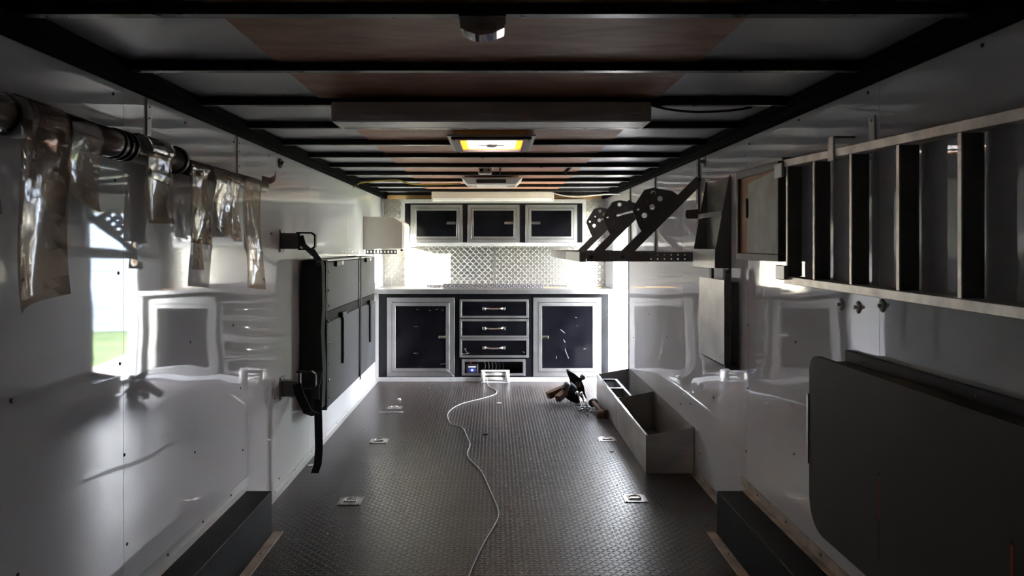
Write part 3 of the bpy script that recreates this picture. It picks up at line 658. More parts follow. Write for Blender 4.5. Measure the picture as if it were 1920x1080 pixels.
def wall_bracket(z, label, lift):
    y = 4.22; t = thing('wall_bracket', (-A, y, z), label, 'bracket')
    q = B().box(-A+.0005, -A+.006, y-.03, y+.05, z-.065, z+.065, .001).build('mounting_plate', 'gun', t)
    dots([(-A+.006, y+a, z+c) for a in (-.018, .038) for c in (-.052, .052)], .006, (1, 0, 0), 'chrome', 'screw', q)
    b = B(); b.box(-A+.0065, -A+.105, y-.018, y+.03, z-.045, z+.045, .003); b.build('arm', 'gun', t)
    b = B(); zc = z+lift; xa = -A+.095; r = .052
    pts = [(xa, zc+r*.9), (xa+.085, zc+r*.9), (xa+.105, zc+r*.6), (xa+.105, zc-r*.6), (xa+.085, zc-r*.9), (xa+.02, zc-r*.9)]
    for (u0, v0), (u1, v1) in zip(pts[:-1], pts[1:]): b.beam((u0, y-.012, v0), (u1, y-.012, v1), .01, .035, (0, 1, 0), .001)
    b.box(xa+.011, xa+.021, y-.03, y+.006, zc-r, zc+r)
    b.build('hook', 'steel_black', t)
wall_bracket(ZZ(452, 4.22), 'upper grey steel hook bracket on the left wall', .0)
wall_bracket(ZZ(728, 4.22), 'lower grey steel hook bracket on the left wall', .05)
zz = ZZ(452, 4.22)
ribbon('webbing_strap', [(-1.10, 4.195, zz+.03), (-1.085, 4.19, zz-.02), (-1.06, 4.4, zz-.09), (-1.085, 4.57, zz-.15)], .035, .004, 'black strap from the upper wall bracket to the bench cover', (1, 0, .2))
ribbon('webbing_strap', [(-1.035, 4.20, zz-.05), (-1.03, 4.35, zz-.11), (-1.09, 4.58, zz-.135)], .03, .004, 'second black strap tied behind the upper bracket hook', (1, 0, .2))
zz = ZZ(728, 4.22)
ribbon('webbing_strap', [(-1.12, 4.19, zz+.03), (-1.10, 4.18, zz-.03), (-1.06, 4.2, zz-.13), (-1.03, 4.26, zz-.16), (-1.09, 4.5, zz-.06), (-1.09, 4.6, zz+.03)], .05, .006, 'bunched black strap looped under the lower wall bracket', (1, 0, .3))
b = B(); b.tube([(-A, 4.19, ZZ(306, 4.19)), (-A+.012, 4.19, ZZ(306, 4.19))], .028, 14); b.tube([(-A+.012, 4.19, ZZ(306, 4.19)), (-A+.025, 4.19, ZZ(308, 4.19))], .014, 12)
tag(base(b.build('wall_stud', 'gun')), 'small round dark fitting high on the left wall', 'fitting')
# hanger straps for the tube
for px in (277, 446):
    Y = A*F/(VX-px); o = B(); o.box(-A+.0005, -A+.006, Y-.016, Y+.016, 1.66, ZR-.001, .001); o.box(-A+.006, -A+.05, Y-.016, Y+.016, 1.66, 1.665)
    t = thing('hanger_strap', (-A, Y, 1.66), 'metal hanger strip on left wall above the '+('large tube end' if px < 300 else 'far hanging plastic strips'), 'hanger', 'hanger strips above the plastic strips')
    q = o.build('strip', 'alu_d', t); dots([(-A+.006, Y, z) for z in (1.87, 1.83, 1.76)], .004, (1, 0, 0), 'screw', 'screw', q)
# tubes and plastic strips
XT, ZT = -A+.088, 1.685
t = thing('storage_tube', (XT, 1.75, ZT), 'long bronze plastic tube on the left wall carrying clear strips', 'tube')
B().pipe((XT, 1.76, ZT), (XT, 2.62, ZT), .043, .040, 28).build('tube_body', 'tube', t)
B().pipe((XT, 1.70, ZT), (XT, 1.757, ZT), .050, .044, 28).build('end_cap', 'alu_w', t)['label'] = 'pale end ring'
for yy in (2.18, 2.215, 2.25): B().pipe((XT, yy, ZT), (XT, yy+.018, ZT), .0465, .0434, 28).build('clamp_ring', 'steel_black', t)
B().pipe((XT, 2.60, ZT), (XT, 2.625, ZT), .049, .0435, 28).build('tube_collar', 'steel_black', t)
B().tube([(XT, 2.2, ZT), (XT, 2.3, ZT)], .0395, 24).build('tube_inside', 'tube_in', t)
tag(base(B().pipe((XT, 2.66, ZT-.015), (XT, 3.62, ZT-.015), .028, .024, 20).build('storage_tube', 'tube')), 'thinner bronze tube continuing beyond the large tube on the left wall', 'tube')
tag(base(B().pipe((XT, .9, ZT), (XT, 1.68, ZT), .046, .042, 24).build('storage_tube', 'tube')), 'bronze plastic tube at the left edge, nearest the camera', 'tube')
def strip(y0, y1, zb0, zb1, rad, zt, lab, seed, curl=.02, off=.0):
    rnd = random.Random(seed); b = B(); NU, NV = 9, 26; V = []
    ph = rnd.uniform(0, 6)
    for i in range(NU+1):
        u = i/NU; y = y0+(y1-y0)*u; zb = zb0+(zb1-zb0)*u; row = []
        path = []
        r = rad+.004+off
        for k in range(9):
            a = math.radians(160-k*20); path.append((XT+r*math.cos(a), zt+r*math.sin(a)))
        L = path[-1][1]-zb
        for k in range(1, NV-8+1):
            s = k/(NV-8); edge = (abs(u-.5)*2)**2
            x = path[8][0]+(-.022*s+math.sin(s*5+ph)*.006+curl*edge*s*s)+math.sin(u*7+ph)*.003*s
            path.append((x, path[8][1]-L*s))
        row = [b.bm.verts.new((x, y+math.sin(z*9+ph)*.004, z)) for x, z in path]; V.append(row)
    for i in range(NU):
        for j in range(len(V[0])-1):
            f = b.bm.faces.new([V[i][j], V[i+1][j], V[i+1][j+1], V[i][j+1]]); f.smooth = True
    geom = bmesh.ops.solidify(b.bm, geom=list(b.bm.faces), thickness=.0018)
    o = b.build('plastic_strip', 'strip'); tag(base(o), lab, 'plastic strip', 'clear plastic strips hung on the wall tubes'); return o
strip(1.685, 1.88, 1.225, 1.26, .043, ZT, 'longest clear plastic strip, at the left end of large tube', 1, .03)
strip(1.725, 1.885, 1.49, 1.455, .043, ZT, 'short slanted plastic strip lying over the longest strip', 2, .01, .006)
strip(1.89, 2.05, 1.52, 1.475, .043, ZT, 'slanted short plastic strip in the middle of large tube', 3, .008)
strip(2.30, 2.48, 1.455, 1.455, .043, ZT, 'curled plastic strip near the open end of large tube', 4, .03)
strip(2.33, 2.50, 1.60, 1.58, .043, ZT, 'very short plastic flap over the curled strip by the tube end', 5, .01, .006)
strip(2.68, 2.86, 1.40, 1.385, .028, ZT-.015, 'first plastic strip on the thinner tube', 6, .03)
strip(2.70, 2.80, 1.30, 1.29, .028, ZT-.015, 'narrow long plastic strip under the first one of thinner tube', 7, .02, -.004)
strip(2.90, 3.12, 1.46, 1.42, .028, ZT-.015, 'short wide plastic strip in the middle of thinner tube', 8, .02)
strip(3.10, 3.22, 1.42, 1.40, .028, ZT-.015, 'narrow plastic strip beside the longest one of thinner tube', 9, .02, -.003)
strip(3.26, 3.50, 1.205, 1.175, .028, ZT-.015, 'longest plastic strip at the far end of thinner tube', 10, .035)
strip(1.46, 1.62, 1.43, 1.45, .046, ZT, 'plastic strip cut by the left edge of the view', 11, .02)
strip(1.40, 1.60, 1.55, 1.53, .046, ZT, 'short plastic flap over the strip at the left edge', 12, .02, .006)
b = B(); pts = [(XT+.03, 3.50, 1.70), (XT+.05, 3.56, 1.695), (XT+.06, 3.60, 1.71), (XT+.062, 3.615, 1.735)]
ribbon('curled_offcut', pts, .03, .002, 'curled end of clear plastic at the far tip of thinner tube', (0, 0, 1), None, 'strip')['category'] = 'plastic strip'

# ------------------------------------------------------------------ right wall: shelf brackets and rail
def shelf_bracket(Y, label):
    t = thing('shelf_bracket', (A, Y, 1.29), label, 'bracket', 'folding shelf brackets on the right wall')
    q = B().box(A-.0005, A-.012, Y-.02, Y+.02, 1.30, ZR-.001, .001).build('upright', 'gun', t)
    dots([(A-.012, Y, z) for z in (1.40, 1.52, 1.64, 1.76, 1.86)], .005, (-1, 0, 0), 'screw', 'screw', q)
    b = B(); holes = [(XX(1218+k*12.6, 4.4), XX(1218+k*12.6, 4.4)+.008, 1.302+.024*j, 1.309+.024*j) for k in range(6) for j in range(2)]
    holed(b, 'y', Y-.02, Y-.017, .545, A-.013, 1.290, 1.346, holes); b.box(.545, A-.013, Y-.017, Y+.02, 1.343, 1.346); b.box(.545, A-.013, Y-.017, Y+.02, 1.290, 1.293)
    b.build('arm', 'gun', t)
    Yd = Y-.024
    p0 = Vector((XX(1310, 4.4), Yd, ZZ(338, 4.4))); p1 = Vector((XX(1165, 4.4), Yd, ZZ(482, 4.4)))
    b = B(); b.beam(p0, p1, .006, .055, (0, 0, 1), .0008)
    d = (p1-p0).normalized(); n_ = Vector((d.z, 0, -d.x))
    for s in (-1, 1): b.beam(p0+n_*s*.0265+Vector((0, .012, 0)), p1+n_*s*.0265+Vector((0, .012, 0)), .024, .003, n_, 0)
    b.build('brace', 'gun', t)
    for p in (p0, p1, Vector((XX(1107, 4.4), Y-.021, ZZ(482, 4.4)))): B().tube([p+Vector((0, -.003, 0)), p+Vector((0, -.012, 0))], .011, 6).build('bolt', 'steel_black', t)
    # gusset plate with round holes: ring of faces around each hole by boolean-free construction
    o0 = (1020, 280); sc = 2.5725
    poly = [(478, 198), (522, 187), (612, 203), (640, 222), (645, 245), (505, 402), (490, 408), (470, 404), (452, 375), (422, 297), (428, 275)]
    poly = [(XX(x/sc+o0[0], 4.4), ZZ(y/sc+o0[1], 4.4)) for x, y in poly]
    hc = [(521, 214, 12), (553, 240, 13), (516, 280, 13), (479, 320, 13), (486, 255, 7), (448, 290, 7), (515, 370, 5)]
    hc = [(XX(x/sc+o0[0], 4.4), ZZ(y/sc+o0[1], 4.4), r/sc*4.4/F) for x, y, r in hc]
    me = bpy.data.curves.new('gusset_plate', 'CURVE'); me.dimensions = '2D'; me.fill_mode = 'BOTH'; me.extrude = .0025
    sp = me.splines.new('POLY'); sp.points.add(len(poly)-1); sp.use_cyclic_u = True
    for i, (u, v) in enumerate(poly): sp.points[i].co = (u, v, 0, 1)
    for (u, v, r) in hc:
        sp = me.splines.new('POLY'); sp.points.add(15); sp.use_cyclic_u = True
        for i in range(16): sp.points[i].co = (u+r*math.cos(2*PI*i/16), v+r*math.sin(2*PI*i/16), 0, 1)
    tmp = bpy.data.objects.new('tmp', me); COL.objects.link(tmp)
    tmp.matrix_world = Matrix.Translation((0, Yd-.008, 0)) @ Matrix.Rotation(PI/2, 4, 'X')
    bpy.context.view_layer.update()
    mesh = bpy.data.meshes.new_from_object(tmp.evaluated_get(bpy.context.evaluated_depsgraph_get())); mesh.transform(tmp.matrix_world)
    bpy.data.objects.remove(tmp); mesh.materials.clear(); mesh.materials.append(M['gun'])
    g = bpy.data.objects.new('gusset_plate', mesh); COL.objects.link(g); g.parent = t; g.matrix_parent_inverse = Matrix.Translation(t.location).inverted()
    return t
sb = shelf_bracket(4.4, 'nearest of the three perforated grey shelf brackets on right wall')
for Y, l in ((5.58, 'middle one of the three perforated grey shelf brackets on right wall'), (6.60, 'farthest of the three perforated grey shelf brackets on right wall')):
    c = copy_tree(sb); c.location.y += Y-4.4; c['label'] = l
t = thing('shelf_rail', (.54, 4.38, 1.288), 'long grey rail joining the inner ends of the shelf brackets', 'rail')
b = B(); b.box(.505, .543, 4.38, 6.64, 1.288, 1.348, .002); b.build('rail_body', 'gun', t)
b = B(); b.box(.5035, .5048, 4.39, 5.2, 1.290, 1.346); b.build('rail_face', 'alu_w', t)['label'] = 'paler face on the aisle side'  # paler skin over the near part of the rail's aisle side
# tie rods between plates
tag(base(B().tube([(.95, 4.40, 1.62), (.95, 6.56, 1.62)], .008, 10).build('tie_rod', 'steel')), 'thin steel rod running through the shelf bracket plates', 'rod')
# sheet steel bin on the wall
t = thing('wall_bin', (A-.04, 4.0, 1.268), 'wedge shaped sheet steel bin on the right wall with open front', 'bin')
ya, yb = 3.80, 4.22; zt, zm, zb = 1.747, 1.366, 1.268
B().box(A-.0006, A-.004, ya, yb, zb, zt-.01).build('back_plate', 'steel_mid', t)
for y in (ya, yb-.003):
    B().prism([(A-.0045, zb), (A-.08, zb), (A-.082, zm), (A-.012, zt), (A-.0045, zt)], lambda u, v, q: (u, q, v), y, y+.003).build('side_plate', 'steel_dk', t)
B().box(A-.086, A-.0825, ya, yb, zb, zm, .001).build('front_plate', 'steel', t)
B().box(A-.08, A-.0045, ya+.0035, yb-.0035, zb, zb+.003).build('bottom_plate', 'steel', t)
zc = ZZ(400, 3.8); b = B(); b.box(A-.056, A-.050, ya-.006, yb+.006, zc-.012, zc+.014, .001); b.build('cross_bar', 'alu', t)['label'] = 'bright cross bar'
b = B(); b.prism([(XX(1287, 4.28), ZZ(394, 4.28)), (XX(1308, 4.28), ZZ(392, 4.28)), (XX(1312, 4.28), ZZ(410, 4.28)), (XX(1288, 4.28), ZZ(410, 4.28)), (XX(1285.5, 4.28), ZZ(406, 4.28)), (XX(1285.5, 4.28), ZZ(398, 4.28))], lambda u, v, q: (u, q, v), 4.28, 4.286)
b.box(XX(1308, 4.28), A-.0006, 4.28, 4.286, ZZ(410, 4.28), ZZ(396, 4.28)); b.tube([(XX(1294, 4.28), 4.279, ZZ(401, 4.28)), (XX(1294, 4.28), 4.273, ZZ(401, 4.28))], .009, 10)
tag(base(b.build('tab_bracket', 'gun')), 'small rounded dark tab bracket just beyond the wall bin', 'bracket')
b = B(); b.box(A-.0006, A-.004, 4.26, 4.30, ZZ(312, 4.28), ZZ(293, 4.28)); b.box(A-.004, A-.03, 4.27, 4.29, ZZ(306, 4.28), ZZ(300, 4.28), .002)
tag(base(b.build('wall_hook', 'gun')), 'tiny dark hook high on the right wall above the bin', 'hook')
# fold-down panel under the bin
t = thing('folding_shelf', (A-.05, 3.9, .79), 'narrow bright steel panel hanging below the wedge shaped wall bin', 'shelf')
ya, yb = 3.67, 4.12
B().box(A-.078, A-.074, ya, yb, .79, 1.212, .001).build('panel', 'steel', t)
b = B(); b.box(A-.0735, A-.045, ya, ya+.004, .775, 1.265); b.box(A-.0735, A-.05, yb-.004, yb, .79, 1.21)
b.prism([(A-.073, .79), (A-.045, .765), (A-.0006, .765), (A-.0006, .79)], lambda u, v, q: (u, q, v), ya, yb); b.build('side_frame', 'gun', t)
b = B(); b.box(A-.03, A-.0006, ya+.02, yb-.02, .80, 1.2, .002); b.build('back_plate', 'steel_dk', t)
for y in (3.73, 4.02): B().box(A-.045, A-.03, y-.02, y+.02, 1.19, 1.27, .001).build('hinge', 'steel_dk', t)
dots([(A-.06, ya-.0005, z) for z in (1.25, 1.12, .95)], .006, (0, -1, 0), 'screw', 'screw', t)
# framed hatch
t = thing('framed_hatch', (A-.04, 3.26, 1.31), 'dark framed wall box with brown board and loose silver sheet', 'wall box')
ya, yb, zb, zt, xf = 3.0, 3.52, 1.318, 1.728, A-.068
b = B()
for (y0, y1, z0, z1) in ((ya, yb, zb, zb+.03), (ya, yb, zt-.03, zt), (ya, ya+.022, zb+.0305, zt-.0305), (yb-.022, yb, zb+.0305, zt-.0305)): b.box(xf, A-.0006, y0, y1, z0, z1, .002)
b.build('frame', 'gun', t)
B().box(xf+.014, xf+.018, ya+.022, yb-.022, zb+.03, zt-.03).build('back_board', 'cardboard', t)['label'] = 'brown hardboard back'
b = B(); b.hexa([(xf+.009, ya+.024, zb+.032), (xf+.0128, ya+.024, zb+.032), (xf+.0128, 3.40, zb+.032), (xf+.009, 3.40, zb+.032), (xf+.009, ya+.024, zt-.032), (xf+.0128, ya+.024, zt-.032), (xf+.0128, 3.38, zt-.062), (xf+.009, 3.38, zt-.062)]); b.build('metal_sheet', 'steel_mid', t)['label'] = 'loose silver sheet'
B().box(xf+.002, xf+.0085, 3.385, 3.402, 1.51, 1.60, .001).build('latch', 'steel_black', t)
# ladder-like ramp
t = thing('aluminium_ladder', (A-.035, 1.4, 1.25), 'large dull aluminium ladder hung sideways on the right wall', 'ladder')
xl0, xl1 = A-.069, A-.012; Y0, Y1 = .85, 2.93
zt = lambda y: 1.722+(y-2.91)*.030; zl = lambda y: 1.262+(y-2.91)*.0105
for zf, hh, nm in ((zt, -.028, 1), (zl, -.028, 0)):
    b = B(); b.hexa([(xl0-.003, Y0, zf(Y0)+hh), (xl1, Y0, zf(Y0)+hh), (xl1, Y1, zf(Y1)+hh), (xl0-.003, Y1, zf(Y1)+hh), (xl0-.003, Y0, zf(Y0)), (xl1, Y0, zf(Y0)), (xl1, Y1, zf(Y1)), (xl0-.003, Y1, zf(Y1))], .0015)
    b.build('side_rail', 'alu_ladder', t)
for y in (2.90, 2.655, 2.38, 2.10, 1.82, 1.54, 1.26, .98):
    b = B(); z0, z1 = zl(y)+.001, zt(y)-.029
    b.box(xl0, xl0+.004, y, y+.016, z0, z1, .0008); b.build('rung', 'alu_ladder', t)
    rb = B(); rb.box(xl0+.0045, xl1-.004, y, y+.003, z0, z1); rb.box(xl1-.0035, xl1, y, y+.03, z0, z1); rb.build('rung_web', 'gun', t)['label'] = 'dark inner web of the rung'
t = thing('ladder_clamp', (A-.05, 2.95, 1.67), 'pale metal clamp block at the upper far corner of ladder', 'clamp')
B().box(A-.084, A-.073, 2.92, 3.0, 1.655, 1.712, .002).build('clamp_plate', 'alu', t); B().box(A-.0725, A-.0006, 2.94, 2.955, 1.725, 1.735, .001).build('clamp_arm', 'steel_dk', t)
t = thing('ladder_clamp', (A-.05, 2.93, 1.24), 'pale metal clamp block at the lower far corner of ladder', 'clamp')
B().box(A-.090, A-.073, 2.88, 2.97, 1.25, 1.305, .002).build('clamp_plate', 'alu', t); B().box(A-.072, A-.0006, 2.94, 2.985, 1.246, 1.256, .001).build('clamp_arm', 'steel_dk', t)
t = thing('ladder_hook', (A-.05, 2.52, 1.69), 'flat metal hook over the top rail of the ladder', 'hook')
B().box(A-.078, A-.0725, 2.49, 2.53, 1.67, 1.752, .001).build('hook_plate', 'alu_d', t); B().box(A-.072, A-.0006, 2.495, 2.525, 1.746, 1.752).build('hook_arm', 'steel_dk', t)
b = B(); b.box(A-.0006, A-.006, 2.36, 2.40, 1.66, 1.80, .001); b.tube([(A-.006, 2.38, 1.785), (A-.010, 2.38, 1.785)], .006, 8)
tag(base(b.build('wall_tab', 'alu_d')), 'flat metal tab screwed to the wall above the ladder rail', 'bracket')
for px, py, l in ((1578, 571, 'clear round suction cup under ladder, farthest of three'), (1610, 576, 'clear round suction cup under ladder, middle of three'), (1655, 573, 'clear round suction cup under ladder, nearest of three')):
    Y = A*F/(px-VX); z = ZZ(py, Y); b = B(); b.tube([(A-.0006, Y, z), (A-.008, Y, z)], .022, 16, True, .012); b.tube([(A-.008, Y, z), (A-.018, Y, z)], .006, 10)
    tag(base(b.build('suction_cup', 'white_pl')), l, 'suction cup', 'suction cups on the right wall')
# fold-down board
t = thing('folded_table', (A-.06, 1.6, .4), 'large grey round cornered table board folded down on the right wall', 'table')
def rr(y0, y1, z0, z1, r, n=8, r2=None):
    pts = []
    for (cy_, cz_, a0, rad) in ((y1, z1, 0, r), (y0, z1, 90, r), (y0, z0, 180, r2 or r), (y1, z0, 270, r2 or r)):
        oy = -rad if cy_ == y1 else rad; oz = -rad if cz_ == z1 else rad
        for k in range(n+1):
            a = math.radians(a0+90*k/n); pts.append((cy_+oy+rad*math.cos(a), cz_+oz+rad*math.sin(a)))
    return pts
ZTB = H-.376
B().prism(rr(.75, 2.585, .405, ZTB, .055, 8, .10), lambda u, v, q: (q, u, v), A-.118, A-.100, .002).build('table_board', 'board', t)
B().box(A-.0995, A-.02, .8, 2.50, .46, ZTB-.012, .003).build('apron', 'board_edge', t)
q = B().box(A-.0195, A-.0006, .8, 2.53, ZTB-.045, ZTB+.022, .002).build('wall_ledger', 'vinyl', t); dots([(A-.0195, y, ZTB+.004) for y in (2.40, 1.84, 1.3)], .006, (-1, 0, 0), 'chrome', 'screw', q)
B().prism(rr(2.587, 2.600, .62, .865, .006, 3), lambda u, v, q: (q, u, v), A-.122, A-.085).build('end_strip', 'alu_d', t)['label'] = 'thin metal strip on the far edge'
xk = A-.1183
for (yc, za, zb_) in ((2.116, .72, .485), (1.572, .745, .50)):
    b = B(); b.box(xk-.0003, xk, yc-.004, yc+.004, (za*.45+zb_*.55), za); b.build('ink_stripe', 'red', t)
    b = B(); rnd = random.Random(3); z = za+.004
    b.box(xk-.0006, xk-.0003, yc-.005, yc+.004, z, z+.008)
    z = za*.5+zb_*.5
    while z > zb_:
        hh = rnd.uniform(.003, .006); b.box(xk-.0006, xk-.0003, yc-.003, yc+rnd.uniform(.001, .003), z-hh, z); z -= hh+.0022
    o = b.build('small_print', 'ink', t); o['kind'] = 'stuff'

# ------------------------------------------------------------------ floor things
t = thing('steel_tray_box', (1.06, 4.5, 0), 'long open sheet steel box on floor along the right wall', 'box')
ya, yb, xi, xo = 4.49, 6.66, .919, A-.006
B().box(xi, xo, ya, yb, .0005, .004).build('bottom', 'steel_dk', t)
B().box(xi, xi+.003, ya, yb, .0042, .230, .0008).build('front_side', 'steel', t)
B().box(xi-.003, xi+.012, ya, yb, .2305, .236, .0015).build('rolled_lip', 'chrome', t)['label'] = 'bright rolled lip'
B().box(xo-.003, xo, ya, yb, .0042, .283, .0008).build('wall_side', 'steel_dk', t)
for y, m in ((ya, 'steel'), (5.60, 'steel_dk'), (yb-.003, 'steel_dk')):
    o = B().prism([(xi+.0035, .0042), (xo-.0035, .0042), (xo-.0035, .282), (xi+.0035, .229)], lambda u, v, q: (u, q, v), y, y+.003, .0006).build('end_plate' if m == 'steel' or y > 6 else 'divider', m, t)
B().box(xi-.0015, xi-.0002, 5.58, 5.59, .01, .225).build('seam', 'steel_dk', t)
b = B()
for y in (5.5, 6.55, 4.55): b.box(xo-.0065, xo-.0032, y, y+.015, .22, .281)
b.build('hang_tab', 'alu', t)
# divided black tray inside
t = thing('divided_tray', (1.0, 6.2, .2), 'black plastic tray with two square wells inside the steel box', 'tray')
b = B(); x0, x1, y0, y1 = xi+.008, xi+.155, 5.66, 6.50
ym_ = (y0+y1)/2
for (a, c, d, e) in ((x0, x0+.02, y0, y1), (x1-.02, x1, y0, y1), (x0+.02, x1-.02, y0, y0+.03), (x0+.02, x1-.02, y1-.03, y1), (x0+.02, x1-.02, ym_-.015, ym_+.015)): b.box(a, c, d, e, .205, .217)
b.build('rim', 'black_plastic', t)
for (d, e) in ((y0+.03, ym_-.015), (ym_+.015, y1-.03)):
    q = B(); a, c = x0+.02, x1-.02; mx_, my_ = (a+c)/2, (d+e)/2; k = .03
    q._quads([(a, d, .206), (c, d, .206), (c, e, .206), (a, e, .206), (mx_-k, my_-k*2, .09), (mx_+k, my_-k*2, .09), (mx_+k, my_+k*2, .09), (mx_-k, my_+k*2, .09)], [(0, 4, 5, 1), (1, 5, 6, 2), (2, 6, 7, 3), (3, 7, 4, 0), (4, 7, 6, 5)])
    q.build('well', 'black_plastic', t)
# recessed tie-down rings
def tie_down(x, y, label):
    t = thing('tie_down_ring', (x, y, 0), label, 'tie-down', 'recessed floor tie-down rings')
    b = B(); s = .062; holed(b, 'z', .0005, .004, x-s, x+s, y-s, y+s, [(x-.043, x+.043, y-.043, y+.043)]); b.build('rim_plate', 'alu', t)
    b = B(); b._quads([(x-.043, y-.043, .0035), (x+.043, y-.043, .0035), (x+.043, y+.043, .0035), (x-.043, y+.043, .0035), (x-.02, y-.03, .0006), (x+.02, y-.03, .0006), (x+.02, y+.03, .0006), (x-.02, y+.03, .0006)], [(0, 1, 5, 4), (1, 2, 6, 5), (2, 3, 7, 6), (3, 0, 4, 7), (4, 5, 6, 7)]); b.build('dish', 'alu_d', t)
    b = B(); b.tube([(x+.03*math.cos(a*PI/8), y-.005+.024*math.sin(a*PI/8), .008+.004*math.sin(a*PI/8)) for a in range(-1, 10)], .0045, 8); b.box(x-.034, x+.034, y-.026, y-.014, .003, .011, .002); b.build('ring', 'chrome', t)
    dots([(x+a*.052, y+c*.052, .004) for a in (-1, 1) for c in (-1, 1)], .004, (0, 0, 1), 'screw', 'screw', t)
for px, py, l in ((657, 940, 'recessed tie-down ring in the floor, front one of left row'), (711, 827, 'recessed tie-down ring in the floor, middle one of left row'), (740, 765, 'recessed tie-down ring in the floor, rear one of left row'),
                  (1190, 935, 'recessed tie-down ring nearest the right wheel box'), (1138, 824, 'recessed tie-down ring beside the long steel box')):
    p = G(px, py); tie_down(p.x, p.y, l)
# winch cord over the floor
pts = [G(912, 716), G(916, 725), G(930, 733), G(929, 740), G(909, 747), G(867, 758), G(846, 769), G(839, 781), G(846, 797), G(867, 804), G(875, 820), G(881, 835), G(876, 851), G(881, 864), G(902, 886), G(920, 925), G(934, 960), G(930, 981), G(906, 1024), G(881, 1078), G(868, 1130), G(866, 1250)]
pts = [p+Vector((0, 0, .006)) for p in pts]; pts[0] = Vector((XX(913, YF-.09), YF-.10, .05))
cable('winch_cord', pts, .0043, 'cord', 'grey cord winding across the floor from the fairlead to the camera')
# hitch parts
def hitch(name, label, c, ang, tilt, L, balls, parts_m='rusty', flip=1):
    """ball mount: a square shank, a forged head with two holes and a ball"""
    t = thing(name, c, label, 'hitch'); c = Vector(c)
    d = Vector((math.cos(ang), math.sin(ang), 0)); s = Vector((-math.sin(ang), math.cos(ang), 0)); u = Vector((0, 0, 1))
    b = B(); e = c+d*L+u*tilt; b.beam(c+u*.03, e+u*.03, .055, .055, (0, 0, 1), .004); b.build('shank', parts_m, t)
    return t, c, d, s, u, e
Yh = 6.5
def hp(px, py, dy=0): return P(px, py, Yh+dy)
t = thing('ball_mount', (XX(1062, Yh), Yh, 0), 'rusty trailer ball mount with black forged head and upright ball', 'hitch')
p = hp(1027, 742, -.02); q = hp(1062, 727, .05)
B().beam(p, q, .055, .058, (0, 0, 1), .004).build('shank', 'rusty', t)['label'] = 'rusty square shank'
p = hp(1045, 748, -.13); q = hp(1064, 732, -.02)
B().beam(p, q, .05, .058, (0, 0, 1), .004).build('shank', 'rusty', t)['label'] = 'second rusty shank'
b = B(); oc = [(1058, 722), (1070, 716), (1080, 724), (1084, 738), (1090, 748), (1086, 754), (1072, 752), (1062, 746), (1054, 738), (1052, 728)]
b.prism([(XX(x, Yh), ZZ(y, Yh)) for x, y in oc], lambda u, v, q: (u, q, v), Yh-.06, Yh+.05, .010); b.build('forged_head', 'iron', t)
b = B(); cc = hp(1063, 722, -.05); b.ball(cc, .032, (1, 1, 1), 18); b.tube([cc+Vector((0, 0, -.045)), cc], .02, 12); b.build('hitch_ball', 'gun', t)['label'] = 'dull grey hitch ball'
t = thing('drop_hitch', (XX(1078, Yh), Yh+.12, 0), 'black forged hitch arm standing on end with small grey ball', 'hitch')
b = B(); y_ = Yh+.12
oc = [(1061, 694), (1067, 692), (1075, 701), (1083, 705), (1090, 710), (1094, 722), (1096, 735), (1100, 748), (1096, 754), (1091, 746), (1084, 737), (1076, 730), (1070, 722), (1068, 712)]
b.prism([(XX(x, y_), ZZ(y, y_)) for x, y in oc], lambda u, v, q: (u, q, v), y_-.035, y_+.035, .010); b.tube([(XX(1086, y_), y_, .0), (XX(1088, y_), y_, .12)], .03, 10); b.build('arm', 'iron', t)
cc = P(1093, 707, y_-.02); b = B(); b.ball(cc, .027, (1, 1, 1), 16); b.tube([cc, P(1086, 716, y_)], .014, 10); b.build('hitch_ball', 'gun', t)
b = B()
b.box(XX(1078, y_), XX(1087, y_), y_-.05, y_-.037, ZZ(724, y_), ZZ(715, y_), .003); b.build('nut', 'rusty', t)['label'] = 'rusty nut'
for k, (a, c) in enumerate((((1082, 738, -.12), (1096, 768, -.32)), ((1090, 739, -.1), (1103, 765, -.30)))):
    p = hp(*a); q = hp(*c); q.z = .02; b = B(); b.tube([p, (p+q)/2+Vector((0, 0, .01)), q], .012, 10)
    b.tube([p+(p-q).normalized()*.02, p], .016, 10)
    tag(base(b.build('hitch_pin', 'chrome')), 'shiny steel hitch pin leaning beside the black hitch arm, '+('left one' if k == 0 else 'right one'), 'pin', 'hitch pins')
# chain heap
t = thing('safety_chain', (XX(1097, 6.1), 6.1, 0), 'small heap of dark steel chain on floor before the hitch', 'chain')
rnd = random.Random(5)
for k in range(16):
    c = Vector((XX(1096, 6.1)+rnd.uniform(-.055, .055), 6.1+rnd.uniform(-.09, .09), .012+rnd.uniform(0, .05))); R = Matrix.Rotation(rnd.uniform(0, 6), 3, 'Z') @ Matrix.Rotation(rnd.uniform(-.9, .9), 3, 'X')
    b = B(); pts = [c+R @ Vector((.022*math.cos(a*PI/6), .013*math.sin(a*PI/6), 0)) for a in range(13)]; b.tube(pts, .004, 6, False); b.build('chain_link', 'steel_dk' if k % 2 else 'iron', t)
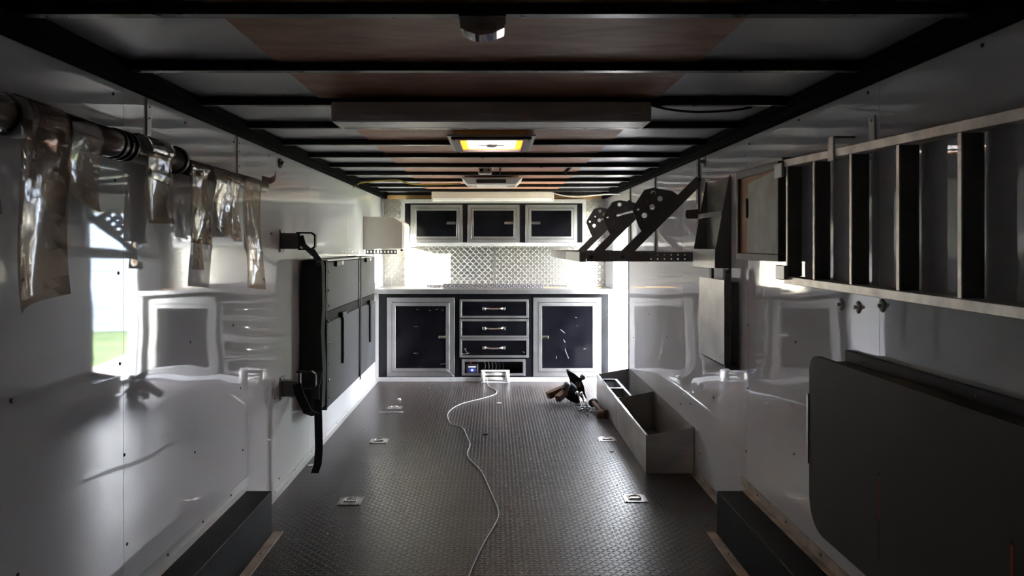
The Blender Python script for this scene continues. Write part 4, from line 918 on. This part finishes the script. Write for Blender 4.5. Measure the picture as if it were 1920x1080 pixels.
# mallet-like coupler by the box
t = thing('rusty_coupler', (XX(1127, 5.95), 5.95, 0), 'rusty brown coupler lying against the long steel box', 'coupler')
p = Vector((XX(1114, 6.25), 6.30, .05)); q = Vector((XX(1130, 5.9), 5.92, .045)); B().beam(p, q, .035, .032, (0, 0, 1), .005).build('handle', 'rusty', t)
b = B(); b.tube([(XX(1122, 5.88), 5.90, .04), (XX(1139, 5.88), 5.87, .045)], .036, 12); b.build('head', 'rusty', t)
b = B(); b.tube([(XX(1110, 6.3), 6.33, .035), (XX(1117, 6.3), 6.36, .045)], .034, 10); b.build('end_boss', 'iron', t)
# crumbs and scraps on the floor
def scrap(px, py, sx, sy, label, name='paper_scrap', rot=0, m='debris', h=.003):
    p = G(px, py); b = B(); rnd = random.Random(px); n = 7
    b.prism([(sx*math.cos(2*PI*k/n)*rnd.uniform(.7, 1.1), sy*math.sin(2*PI*k/n)*rnd.uniform(.7, 1.1)) for k in range(n)], lambda u, v, q: (u, v, q), 0, h)
    o = b.build(name, m); o.location = (p.x, p.y, .0005); o.rotation_euler = (0, 0, rot); tag(o, label, 'scrap')
scrap(1146, 847, .018, .014, 'small pale scrap on the floor near the steel box')
scrap(935, 756, .022, .018, 'small pale scrap on the floor right of the cord bend')
scrap(749, 750, .014, .02, 'small pale crumb behind the rear left tie-down ring', h=.012)
scrap(582, 873, .02, .03, 'small pale scrap by the left baseboard under the strap tail')
scrap(910, 815, .02, .018, 'dark crumb on the floor right of the cord', 'floor_crumb', m='black_plastic', h=.008)
p = G(711, 774); q = G(756, 774); b = B(); b.tube([p+Vector((0, 0, .005)), q+Vector((0, 0, .005))], .004, 6); tag(base(b.build('thin_stick', 'label_white')), 'thin white stick lying on floor near the rear left ring', 'stick')
b = B(); rnd = random.Random(11)
for k in range(170):
    x = rnd.uniform(-1.0, .85); y = rnd.uniform(3.4, 7.4); s = rnd.uniform(.0025, .007)
    b.hexa([(x, y, .0003), (x+s, y+s*.2, .0003), (x+s, y+s, .0003), (x-s*.2, y+s, .0003), (x, y, s*.5), (x+s*.8, y+s*.2, s*.6), (x+s*.8, y+s*.9, s*.4), (x, y+s*.8, s*.5)])
o = b.build('floor_grit', 'debris'); tag(o, 'scattered grit and crumbs over the tread floor', 'grit', None, 'stuff')
